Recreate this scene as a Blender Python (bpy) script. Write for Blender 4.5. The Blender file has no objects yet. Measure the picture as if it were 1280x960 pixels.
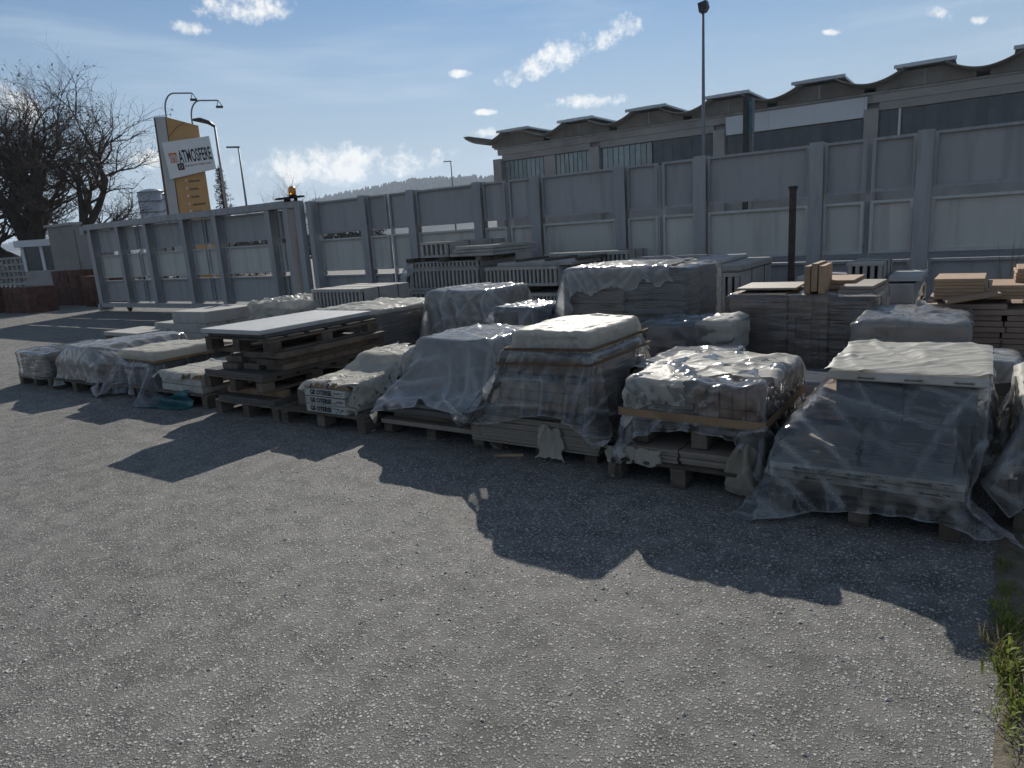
import bpy, bmesh, math, random
import numpy as np
from mathutils import Vector, Matrix, noise as mnoise

random.seed(7); np.random.seed(7)
R = math.radians
scene = bpy.context.scene
COL = scene.collection

# ------------------------------------------------------------------ camera
cam_d = bpy.data.cameras.new("Camera"); cam = bpy.data.objects.new("Camera", cam_d); COL.objects.link(cam)
cam_d.sensor_width = 36; cam_d.lens = 24.3; cam_d.clip_start = 0.05; cam_d.clip_end = 6000
_rt = Vector((0.8293, 0.5554, -0.0624)); _fw = Vector((-0.5546, 0.8042, -0.2138)); _up = Vector((-0.0686, 0.2119, 0.9749))
m = Matrix((_rt, _up, -_fw)).transposed().to_4x4(); m.translation = (0, 0, 1.6)
cam.matrix_world = m
scene.camera = cam

# ------------------------------------------------------------------ light
SUN_DIR = Vector((-0.90, 1.68, 1.0)).normalized()          # towards the sun
SUN_EL = math.asin(SUN_DIR.z); SUN_AZ = math.atan2(SUN_DIR.x, SUN_DIR.y)
sd = bpy.data.lights.new("sun", 'SUN'); sd.energy = 4.6; sd.angle = R(0.5); sd.color = (1.0, 0.95, 0.87)
sun = bpy.data.objects.new("sun", sd); COL.objects.link(sun)
sun.rotation_euler = SUN_DIR.to_track_quat('Z', 'Y').to_euler(); sun.location = (0, 0, 40)

world = bpy.data.worlds.new("World"); scene.world = world; world.use_nodes = True
WN = world.node_tree.nodes; WL = world.node_tree.links
WN.clear()
def wn(t, **k):
    n = WN.new(t)
    for a, b in k.items(): setattr(n, a, b)
    return n
def wmath(op, a, b=None, clamp=False):
    n = wn('ShaderNodeMath', operation=op); n.use_clamp = clamp
    for i, v in enumerate((a, b)):
        if v is None: continue
        if isinstance(v, (int, float)): n.inputs[i].default_value = v
        else: WL.new(v, n.inputs[i])
    return n.outputs[0]
w_out = wn('ShaderNodeOutputWorld'); w_bg = wn('ShaderNodeBackground'); w_bg.inputs['Strength'].default_value = 0.066
sky = wn('ShaderNodeTexSky', sky_type='NISHITA'); sky.sun_disc = False
sky.sun_elevation = SUN_EL; sky.sun_rotation = SUN_AZ
sky.altitude = 50; sky.air_density = 1.0; sky.dust_density = 0.0; sky.ozone_density = 1.5
tc = wn('ShaderNodeTexCoord'); DIR = tc.outputs['Generated']
def wdot(v):
    n = wn('ShaderNodeVectorMath', operation='DOT_PRODUCT'); WL.new(DIR, n.inputs[0]); n.inputs[1].default_value = v
    return n.outputs['Value']
def wnoise(scale, detail=8, rough=0.6, vec=None, dist=0.0):
    n = wn('ShaderNodeTexNoise'); n.inputs['Scale'].default_value = scale; n.inputs['Detail'].default_value = detail
    n.inputs['Roughness'].default_value = rough; n.inputs['Distortion'].default_value = dist
    WL.new(vec if vec else DIR, n.inputs['Vector']); return n.outputs['Fac']
CLOUDS = [  # direction, long axis, half length, half height
 ((-0.7619, 0.5818, 0.2848), (0.6451, 0.7608, 0.0702), 0.0640, 0.0185),
 ((-0.8014, 0.5380, 0.2615), (0.5330, 0.8361, -0.1295), 0.0270, 0.0095),
 ((-0.4659, 0.8558, 0.2250), (0.8942, 0.3697, 0.2524), 0.0980, 0.0205),
 ((-0.4592, 0.8731, 0.1642), (0.8947, 0.4467, -0.0013), 0.0480, 0.0110),
 ((-0.5712, 0.8050, 0.1602), (0.8144, 0.5774, -0.0581), 0.0200, 0.0050),
 ((-0.5759, 0.8064, 0.1343), (0.8154, 0.5759, -0.0590), 0.0280, 0.0085),
 ((-0.7295, 0.6762, 0.1030), (0.7290, 0.6842, 0.0216), 0.1500, 0.0260),
 ((-0.0642, 0.9755, 0.2104), (0.8638, 0.1509, -0.4808), 0.0220, 0.0080),
 ((-0.0214, 0.9807, 0.1944), (0.9321, 0.0846, -0.3523), 0.0130, 0.0063),
 ((-0.9092, 0.3763, 0.1782), (0.2368, 0.7948, -0.5588), 0.0400, 0.0260),
 ((-0.8642, 0.4898, 0.1148), (0.5072, 0.8617, -0.0138), 0.0480, 0.0130),
 ((-0.5896, 0.7804, 0.2081), (0.7957, 0.6036, -0.0500), 0.0180, 0.0060),
 ((-0.1694, 0.9631, 0.2091), (0.9680, 0.1975, -0.1550), 0.0120, 0.0040),
]
acc = None
for c, r, w, h in CLOUDS:
    u = Vector(r).cross(Vector(c))
    a = wmath('DIVIDE', wdot(r), w); b = wmath('DIVIDE', wdot(tuple(u)), h)
    off_a = Vector(r).dot(Vector(c))/w
    if abs(off_a) > 1e-3: a = wmath('SUBTRACT', a, off_a)
    d2 = wmath('ADD', wmath('MULTIPLY', a, a), wmath('MULTIPLY', b, b))
    f = wmath('MINIMUM', wmath('SUBTRACT', 1.0, d2), wmath('MULTIPLY', wmath('SUBTRACT', wdot(c), 0.6), 60.0))
    acc = f if acc is None else wmath('MAXIMUM', acc, f)
# the same scattered small clouds go on over the rest of the sky
away = wmath('MULTIPLY', wmath('SUBTRACT', 0.60, wdot((-0.566, 0.821, 0.08))), 6.0, True)
acc = wmath('MAXIMUM', acc, wmath('SUBTRACT', wmath('MULTIPLY', wmath('MULTIPLY', wnoise(5.0, 0, 0.5), away), 5.0), 3.0))
acc = wmath('MAXIMUM', acc, -3.0)
n1 = wnoise(24, 6, 0.62); n2 = wnoise(100, 3, 0.65)
field = wmath('ADD', wmath('MULTIPLY', acc, 0.30), wmath('ADD', wmath('MULTIPLY', wmath('SUBTRACT', n1, 0.5), 1.5), wmath('MULTIPLY', wmath('SUBTRACT', n2, 0.5), 0.30)))
mr = wn('ShaderNodeMapRange', interpolation_type='SMOOTHSTEP'); WL.new(field, mr.inputs['Value'])
mr.inputs['From Min'].default_value = 0.02; mr.inputs['From Max'].default_value = 0.42
cloud = mr.outputs['Result']
core = wn('ShaderNodeMapRange', interpolation_type='SMOOTHSTEP'); WL.new(field, core.inputs['Value'])
core.inputs['From Min'].default_value = 0.28; core.inputs['From Max'].default_value = 0.75
shade = wn('ShaderNodeMix', data_type='RGBA')
WL.new(wmath('MULTIPLY', core.outputs['Result'], n2), shade.inputs['Factor'])
shade.inputs['A'].default_value = (13.2, 13.2, 12.9, 1); shade.inputs['B'].default_value = (8.0, 8.8, 9.7, 1)
# thin high veil, streaked
mp = wn('ShaderNodeMapping'); mp.inputs['Rotation'].default_value = (0, R(14), 0); mp.inputs['Scale'].default_value = (1.2, 1.2, 9)
WL.new(DIR, mp.inputs['Vector'])
veil_n = wnoise(2.3, 4, 0.6, mp.outputs['Vector'])
vr = wn('ShaderNodeMapRange', interpolation_type='SMOOTHSTEP'); WL.new(veil_n, vr.inputs['Value'])
vr.inputs['From Min'].default_value = 0.42; vr.inputs['From Max'].default_value = 0.78; vr.inputs['To Max'].default_value = 0.55
veil = wn('ShaderNodeMix', data_type='RGBA'); WL.new(vr.outputs['Result'], veil.inputs['Factor'])
tint = wn('ShaderNodeMix', data_type='RGBA', blend_type='MULTIPLY'); tint.inputs['Factor'].default_value = 1.0
WL.new(sky.outputs['Color'], tint.inputs['A']); tint.inputs['B'].default_value = (0.71, 0.87, 1.0, 1)
# pale haze towards the horizon, the same all round
sx_ = wn('ShaderNodeSeparateXYZ'); WL.new(DIR, sx_.inputs[0])
hz = wn('ShaderNodeMapRange', interpolation_type='SMOOTHERSTEP'); WL.new(sx_.outputs['Z'], hz.inputs['Value'])
hz.inputs['From Min'].default_value = 0.38; hz.inputs['From Max'].default_value = 0.02; hz.inputs['To Min'].default_value = 0.0; hz.inputs['To Max'].default_value = 0.93
hazec = wn('ShaderNodeMix', data_type='RGBA'); WL.new(hz.outputs['Result'], hazec.inputs['Factor'])
WL.new(tint.outputs['Result'], hazec.inputs['A']); hazec.inputs['B'].default_value = (5.2, 6.5, 7.8, 1)
WL.new(hazec.outputs['Result'], veil.inputs['A']); veil.inputs['B'].default_value = (6.6, 8.2, 9.9, 1)
mixc = wn('ShaderNodeMix', data_type='RGBA'); WL.new(cloud, mixc.inputs['Factor'])
WL.new(veil.outputs['Result'], mixc.inputs['A']); WL.new(shade.outputs['Result'], mixc.inputs['B'])
WL.new(mixc.outputs['Result'], w_bg.inputs['Color']); WL.new(w_bg.outputs['Background'], w_out.inputs['Surface'])

vs = scene.view_settings
vs.view_transform = 'Standard'; vs.look = 'None'; vs.gamma = 1; vs.use_curve_mapping = False; vs.exposure = 0.2
scene.render.engine = 'CYCLES'
cy = scene.cycles
cy.use_denoising = True; cy.max_bounces = 6; cy.transparent_max_bounces = 20; cy.diffuse_bounces = 2; cy.glossy_bounces = 2; cy.use_adaptive_sampling = True; cy.adaptive_threshold = 0.025
cy.transmission_bounces = 4; cy.caustics_reflective = False; cy.caustics_refractive = False; cy.sample_clamp_indirect = 6

# ------------------------------------------------------------------ materials
MATS = {}
def mat(name, col, rough=0.8, var=0.25, scale=6.0, bump=0.0, bscale=40.0, stretch=(1, 1, 1), metal=0.0, spec=0.3, rnd=0.15, col2=None, dirt=None):
    """procedural principled: two-scale noise colour variation + per-object variation + bump"""
    if name in MATS: return MATS[name]
    mt = bpy.data.materials.new(name); mt.use_nodes = True; N = mt.node_tree.nodes; L = mt.node_tree.links
    b = N['Principled BSDF']; b.inputs['Roughness'].default_value = rough; b.inputs['Metallic'].default_value = metal
    b.inputs['Specular IOR Level'].default_value = spec
    tcn = N.new('ShaderNodeTexCoord'); mpn = N.new('ShaderNodeMapping'); mpn.inputs['Scale'].default_value = stretch
    L.new(tcn.outputs['Object'], mpn.inputs['Vector'])
    oi = N.new('ShaderNodeObjectInfo')
    addv = N.new('ShaderNodeVectorMath'); addv.operation = 'ADD'; L.new(mpn.outputs['Vector'], addv.inputs[0])
    cv = N.new('ShaderNodeCombineXYZ'); mm = N.new('ShaderNodeMath'); mm.operation = 'MULTIPLY'; mm.inputs[1].default_value = 37.0
    L.new(oi.outputs['Random'], mm.inputs[0]); L.new(mm.outputs[0], cv.inputs[0]); L.new(mm.outputs[0], cv.inputs[1]); L.new(cv.outputs[0], addv.inputs[1])
    n = N.new('ShaderNodeTexNoise'); n.inputs['Scale'].default_value = scale; n.inputs['Detail'].default_value = 8; n.inputs['Roughness'].default_value = 0.65
    L.new(addv.outputs[0], n.inputs['Vector'])
    ramp = N.new('ShaderNodeMapRange'); ramp.inputs['From Min'].default_value = 0.3; ramp.inputs['From Max'].default_value = 0.7
    L.new(n.outputs['Fac'], ramp.inputs['Value'])
    mx = N.new('ShaderNodeMix'); mx.data_type = 'RGBA'; L.new(ramp.outputs['Result'], mx.inputs['Factor'])
    c2 = col2 if col2 else tuple(c*(1+var) for c in col); c1 = tuple(c*(1-var) for c in col) if not col2 else col
    mx.inputs['A'].default_value = (*c1, 1); mx.inputs['B'].default_value = (*c2, 1)
    out = mx.outputs['Result']
    if dirt:
        n2 = N.new('ShaderNodeTexNoise'); n2.inputs['Scale'].default_value = dirt[1]; n2.inputs['Detail'].default_value = 6
        L.new(addv.outputs[0], n2.inputs['Vector'])
        r2 = N.new('ShaderNodeMapRange'); r2.interpolation_type = 'SMOOTHSTEP'; r2.inputs['From Min'].default_value = 0.5; r2.inputs['From Max'].default_value = 0.68
        r2.inputs['To Max'].default_value = dirt[2]; L.new(n2.outputs['Fac'], r2.inputs['Value'])
        m2 = N.new('ShaderNodeMix'); m2.data_type = 'RGBA'; L.new(r2.outputs['Result'], m2.inputs['Factor']); L.new(out, m2.inputs['A'])
        m2.inputs['B'].default_value = (*dirt[0], 1); out = m2.outputs['Result']
    hs = N.new('ShaderNodeHueSaturation'); mrv = N.new('ShaderNodeMapRange'); L.new(oi.outputs['Random'], mrv.inputs['Value'])
    mrv.inputs['To Min'].default_value = 1-rnd; mrv.inputs['To Max'].default_value = 1+rnd
    L.new(mrv.outputs['Result'], hs.inputs['Value']); L.new(out, hs.inputs['Color'])
    L.new(hs.outputs['Color'], b.inputs['Base Color'])
    if bump > 0:
        nb = N.new('ShaderNodeTexNoise'); nb.inputs['Scale'].default_value = bscale; nb.inputs['Detail'].default_value = 6; L.new(addv.outputs[0], nb.inputs['Vector'])
        bp = N.new('ShaderNodeBump'); bp.inputs['Strength'].default_value = bump; bp.inputs['Distance'].default_value = 0.01
        L.new(nb.outputs['Fac'], bp.inputs['Height']); L.new(bp.outputs['Normal'], b.inputs['Normal'])
    MATS[name] = mt
    return mt

def film_mat(name, opacity=0.35, col=(0.85, 0.86, 0.86), rough=0.22, var=0.25, crumple=0.6, cscale=9.0, stretch=(1, 1, 1), trans=0.4, dirt=0.0, gloss=1.5):
    mt = bpy.data.materials.new(name); mt.use_nodes = True; N = mt.node_tree.nodes; L = mt.node_tree.links
    N.clear(); out = N.new('ShaderNodeOutputMaterial')
    tcn = N.new('ShaderNodeTexCoord'); mp_ = N.new('ShaderNodeMapping'); mp_.inputs['Scale'].default_value = stretch
    L.new(tcn.outputs['Object'], mp_.inputs['Vector'])
    nz = N.new('ShaderNodeTexNoise'); nz.inputs['Scale'].default_value = 3.4; nz.inputs['Detail'].default_value = 3; nz.inputs['Roughness'].default_value = 0.62
    L.new(mp_.outputs['Vector'], nz.inputs['Vector'])
    # crumple: facets with straight creases between them
    n1 = N.new('ShaderNodeTexNoise'); n1.inputs['Scale'].default_value = cscale*2.2; n1.inputs['Detail'].default_value = 1; L.new(mp_.outputs['Vector'], n1.inputs['Vector'])
    vo = N.new('ShaderNodeTexVoronoi'); vo.feature = 'F1'; vo.inputs['Scale'].default_value = cscale*0.8; L.new(mp_.outputs['Vector'], vo.inputs['Vector'])
    hh = N.new('ShaderNodeMath'); hh.operation = 'MULTIPLY_ADD'; L.new(n1.outputs['Fac'], hh.inputs[0]); hh.inputs[1].default_value = 0.7; L.new(vo.outputs['Distance'], hh.inputs[2])
    bp = N.new('ShaderNodeBump'); bp.inputs['Strength'].default_value = crumple; bp.inputs['Distance'].default_value = 0.012; L.new(hh.outputs[0], bp.inputs['Height'])
    op = N.new('ShaderNodeMapRange'); op.inputs['From Min'].default_value = 0.32; op.inputs['From Max'].default_value = 0.68
    op.inputs['To Min'].default_value = max(0.03, opacity-var*0.6); op.inputs['To Max'].default_value = min(0.97, opacity+var*0.6); L.new(nz.outputs['Fac'], op.inputs['Value'])
    lw = N.new('ShaderNodeLayerWeight'); lw.inputs['Blend'].default_value = 0.2
    fm = N.new('ShaderNodeMath'); fm.operation = 'MULTIPLY_ADD'; fm.use_clamp = True; L.new(lw.outputs['Facing'], fm.inputs[0]); fm.inputs[1].default_value = 0.30
    cr = N.new('ShaderNodeAttribute'); cr.attribute_name = 'crease'; ca = N.new('ShaderNodeMath'); ca.operation = 'MULTIPLY_ADD'; L.new(cr.outputs['Fac'], ca.inputs[0]); ca.inputs[1].default_value = 0.32; L.new(op.outputs['Result'], ca.inputs[2]); L.new(ca.outputs[0], fm.inputs[2])
    # matt part: dusty white plastic, partly shining through
    cm = N.new('ShaderNodeMix'); cm.data_type = 'RGBA'; cm.inputs['A'].default_value = (*col, 1); cm.inputs['B'].default_value = (col[0]*0.62, col[1]*0.56, col[2]*0.46, 1)
    dm = N.new('ShaderNodeMath'); dm.operation = 'MULTIPLY'; dm.inputs[1].default_value = dirt; L.new(nz.outputs['Fac'], dm.inputs[0]); L.new(dm.outputs[0], cm.inputs['Factor'])
    df = N.new('ShaderNodeBsdfDiffuse'); L.new(cm.outputs['Result'], df.inputs['Color']); L.new(bp.outputs['Normal'], df.inputs['Normal'])
    tl = N.new('ShaderNodeBsdfTranslucent'); L.new(cm.outputs['Result'], tl.inputs['Color']); L.new(bp.outputs['Normal'], tl.inputs['Normal'])
    ms = N.new('ShaderNodeMixShader'); ms.inputs[0].default_value = trans; L.new(df.outputs[0], ms.inputs[1]); L.new(tl.outputs[0], ms.inputs[2])
    # clear part, then a glossy skin over both whose strength follows Fresnel on the creased surface
    tr = N.new('ShaderNodeBsdfTransparent'); tr.inputs['Color'].default_value = (0.93, 0.93, 0.93, 1)
    m2 = N.new('ShaderNodeMixShader'); L.new(fm.outputs[0], m2.inputs[0]); L.new(tr.outputs[0], m2.inputs[1]); L.new(ms.outputs[0], m2.inputs[2])
    fr = N.new('ShaderNodeFresnel'); fr.inputs['IOR'].default_value = 1.5; L.new(bp.outputs['Normal'], fr.inputs['Normal'])
    fk = N.new('ShaderNodeMath'); fk.operation = 'MULTIPLY'; fk.use_clamp = True; fk.inputs[1].default_value = gloss; L.new(fr.outputs[0], fk.inputs[0])
    gl = N.new('ShaderNodeBsdfGlossy'); gl.inputs['Roughness'].default_value = rough; L.new(bp.outputs['Normal'], gl.inputs['Normal'])
    m3 = N.new('ShaderNodeMixShader'); L.new(fk.outputs[0], m3.inputs[0]); L.new(m2.outputs[0], m3.inputs[1]); L.new(gl.outputs[0], m3.inputs[2])
    L.new(m3.outputs[0], out.inputs['Surface'])
    MATS[name] = mt
    return mt

F_CLEAR = film_mat('film_clear', 0.075, var=0.02, rough=0.09, crumple=0.16, cscale=4, trans=0.4, gloss=1.15)
F_MILKY = film_mat('film_milky', 0.31, var=0.07, rough=0.12, crumple=0.2, cscale=4, dirt=0.3, trans=0.4, gloss=1.0)
F_WHITE = film_mat('film_white', 0.74, col=(0.62, 0.61, 0.565), var=0.3, rough=0.40, crumple=0.4, cscale=8, dirt=0.7, trans=0.25, gloss=0.12)
F_WRAP = film_mat('stretch_film', 0.12, var=0.06, rough=0.13, crumple=0.6, cscale=7, stretch=(0.6, 0.6, 5.0), gloss=1.25)
F_GREY = film_mat('film_grey', 0.25, col=(0.48, 0.51, 0.56), var=0.08, rough=0.14, crumple=0.25, cscale=5, gloss=1.1)
F_PAPER = film_mat('torn_paper', 0.98, col=(0.44, 0.415, 0.36), var=0.02, rough=0.8, crumple=0.4, cscale=9, dirt=0.8, trans=0.12, gloss=0.0)
F_TEAL = film_mat('teal_sheet', 0.85, col=(0.035, 0.15, 0.165), var=0.1, rough=0.3, crumple=0.4, cscale=8, trans=0.2, gloss=0.8)
F_TAN = film_mat('tan_dirty_film', 0.72, col=(0.46, 0.42, 0.35), var=0.15, rough=0.35, crumple=0.4, cscale=7, dirt=0.8, trans=0.3, gloss=0.4)

M_POST = mat('post_paint', (0.325, 0.322, 0.325), 0.55, 0.07, 3, 0.05, 60, rnd=0.05, spec=0.35, stretch=(5, 5, 0.5), dirt=((0.19, 0.18, 0.17), 2.0, 0.4))
M_PANEL = mat('panel_grey', (0.34, 0.332, 0.325), 0.6, 0.05, 1.5, 0.06, 2, rnd=0.06, stretch=(3.5, 1, 0.35), dirt=((0.22, 0.215, 0.205), 1.6, 0.45))
M_PANELM = mat('panel_beige_grey', (0.52, 0.50, 0.455), 0.6, 0.05, 1.5, 0.06, 2, rnd=0.06, stretch=(3.5, 1, 0.35), dirt=((0.33, 0.31, 0.27), 1.6, 0.45))
M_FRAME = mat('panel_frame', (0.46, 0.455, 0.43), 0.5, 0.12, 8, rnd=0.06)
M_WOOD = mat('weathered_wood', (0.115, 0.092, 0.072), 0.85, 0.4, 5, 0.5, 25, (1, 1, 1), rnd=0.35, dirt=((0.05, 0.04, 0.035), 7, 0.5))
M_WOODN = mat('tan_wood', (0.30, 0.20, 0.12), 0.8, 0.3, 6, 0.4, 30, rnd=0.2)
M_CARD = mat('cardboard', (0.27, 0.175, 0.10), 0.85, 0.22, 5, 0.2, 20, rnd=0.15, dirt=((0.14, 0.09, 0.055), 4, 0.5))
M_CARDG = mat('greyed_cardboard', (0.165, 0.13, 0.10), 0.85, 0.25, 5, 0.2, 20, rnd=0.15)
M_BOX = mat('white_carton', (0.43, 0.42, 0.385), 0.7, 0.15, 7, 0.2, 20, rnd=0.08, dirt=((0.33, 0.29, 0.23), 5, 0.7))
M_TILEG = mat('grey_tile', (0.165, 0.16, 0.152), 0.6, 0.15, 5, 0.15, 60, rnd=0.12)
M_TILEB = mat('beige_tile', (0.25, 0.212, 0.172), 0.65, 0.15, 6, 0.15, 60, rnd=0.12)
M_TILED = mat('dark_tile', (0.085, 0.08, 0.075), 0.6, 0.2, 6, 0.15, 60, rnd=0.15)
M_SLAB = mat('pale_slab', (0.42, 0.42, 0.41), 0.55, 0.12, 4, 0.1, 60, rnd=0.08, dirt=((0.24, 0.23, 0.21), 4, 0.5))
M_BROWN = mat('brown_tile', (0.34, 0.225, 0.14), 0.75, 0.18, 9, 0.2, 60, rnd=0.2)
M_BROWND = mat('dull_brown_tile', (0.31, 0.225, 0.172), 0.75, 0.22, 9, 0.2, 60, rnd=0.2)
M_BRICK = mat('pale_red_brick', (0.32, 0.20, 0.135), 0.8, 0.2, 12, 0.4, 60, rnd=0.12)
M_REDBRICK = mat('red_hollow_brick', (0.105, 0.048, 0.036), 0.85, 0.3, 9, 0.3, 40, rnd=0.25)
M_PRECAST = mat('precast_concrete', (0.36, 0.345, 0.32), 0.85, 0.12, 8, 0.3, 50, rnd=0.08, dirt=((0.22, 0.21, 0.19), 3, 0.5))
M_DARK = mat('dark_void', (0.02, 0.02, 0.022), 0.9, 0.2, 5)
M_BLACK = mat('black_plastic', (0.025, 0.025, 0.028), 0.4, 0.2, 5)
M_STRAP = mat('brown_strap', (0.10, 0.06, 0.034), 0.6, 0.3, 12, rnd=0.15)
M_STEEL = mat('galvanised', (0.50, 0.52, 0.55), 0.4, 0.12, 10, metal=0.5)
M_CAP = mat('pale_rooflight', (0.55, 0.57, 0.60), 0.45, 0.08, 1)
M_POLE = mat('pole_grey', (0.20, 0.215, 0.235), 0.5, 0.1, 6, metal=0.3)
M_RUST = mat('rusty_steel', (0.055, 0.042, 0.036), 0.8, 0.35, 14, 0.3, 60)
M_INK = mat('black_print', (0.03, 0.03, 0.035), 0.7, 0.3, 30)
M_CONC = mat('concrete_pavement', (0.34, 0.31, 0.265), 0.9, 0.15, 5, 0.4, 90, dirt=((0.2, 0.18, 0.15), 2.5, 0.5))
M_SOIL = mat('joint_soil', (0.16, 0.135, 0.10), 0.95, 0.4, 18, 0.8, 60)
M_BLDG = mat('hall_concrete', (0.36, 0.335, 0.31), 0.85, 0.12, 0.8, 0.1, 8, rnd=0.08, dirt=((0.22, 0.20, 0.18), 0.6, 0.5))
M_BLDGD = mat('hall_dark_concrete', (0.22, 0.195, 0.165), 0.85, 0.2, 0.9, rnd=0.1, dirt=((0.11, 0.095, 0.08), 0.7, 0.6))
M_WHITEP = mat('white_cladding', (0.62, 0.63, 0.64), 0.5, 0.05, 1, rnd=0.03)
M_GLASSD = mat('dark_window_glass', (0.035, 0.04, 0.046), 0.15, 0.3, 1.5, spec=0.6, rnd=0.35)
M_GLASSL = mat('ribbed_window_glass', (0.22, 0.27, 0.26), 0.12, 0.3, 0.7, spec=0.9, rnd=0.2)
M_OCHRE = mat('ochre_panel', (0.50, 0.285, 0.11), 0.6, 0.08, 1.5, rnd=0.04)
M_OCHRED = mat('ochre_edge', (0.13, 0.08, 0.045), 0.6, 0.1, 1.5)
M_SIGNG = mat('pale_grey_panel', (0.42, 0.41, 0.39), 0.6, 0.06, 1.5)
M_SIGNW = mat('sign_white', (0.66, 0.66, 0.65), 0.5, 0.04, 2)
M_ORANGE = mat('sign_orange', (0.55, 0.17, 0.05), 0.6, 0.05, 2)
M_BARK = mat('bark', (0.045, 0.036, 0.030), 0.9, 0.35, 3, 0.6, 12)
M_TWIG = mat('twig', (0.055, 0.042, 0.034), 0.9, 0.3, 3)
M_NEEDLE = mat('conifer_needles', (0.028, 0.042, 0.026), 0.9, 0.4, 2)
M_LEAF = mat('weed_leaf', (0.17, 0.21, 0.035), 0.6, 0.35, 20, rnd=0.3, spec=0.4)
M_STRAW = mat('dry_grass', (0.24, 0.19, 0.10), 0.85, 0.3, 20)
M_HEDGE = mat('dull_hedge', (0.035, 0.036, 0.026), 0.9, 0.4, 2)
M_PINKW = mat('pinkish_wall', (0.30, 0.27, 0.255), 0.8, 0.08, 1.2, dirt=((0.2, 0.18, 0.17), 1, 0.4))
M_HILL = mat('wooded_hill', (0.045, 0.055, 0.042), 0.95, 0.5, 0.02)
M_GRAVEL = mat('stone_chip', (0.40, 0.38, 0.34), 0.8, 0.3, 60)

for _m in (M_LEAF, M_STRAW):
    _N = _m.node_tree.nodes; _b = _N['Principled BSDF']; _b.inputs['Transmission Weight'].default_value = 0.0
    _t = _N.new('ShaderNodeBsdfTranslucent'); _x = _N.new('ShaderNodeMixShader'); _x.inputs[0].default_value = 0.45
    _L = _m.node_tree.links; _L.new(_b.inputs['Base Color'].links[0].from_socket, _t.inputs['Color']); _L.new(_b.outputs[0], _x.inputs[1]); _L.new(_t.outputs[0], _x.inputs[2]); _L.new(_x.outputs[0], _N['Material Output'].inputs['Surface'])
def emissive_free_beacon():
    mt = bpy.data.materials.new('amber_lens'); mt.use_nodes = True
    b = mt.node_tree.nodes['Principled BSDF']; b.inputs['Base Color'].default_value = (0.85, 0.30, 0.01, 1); b.inputs['Roughness'].default_value = 0.2
    b.inputs['Transmission Weight'].default_value = 0.35
    return mt
M_AMBER = emissive_free_beacon()

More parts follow.
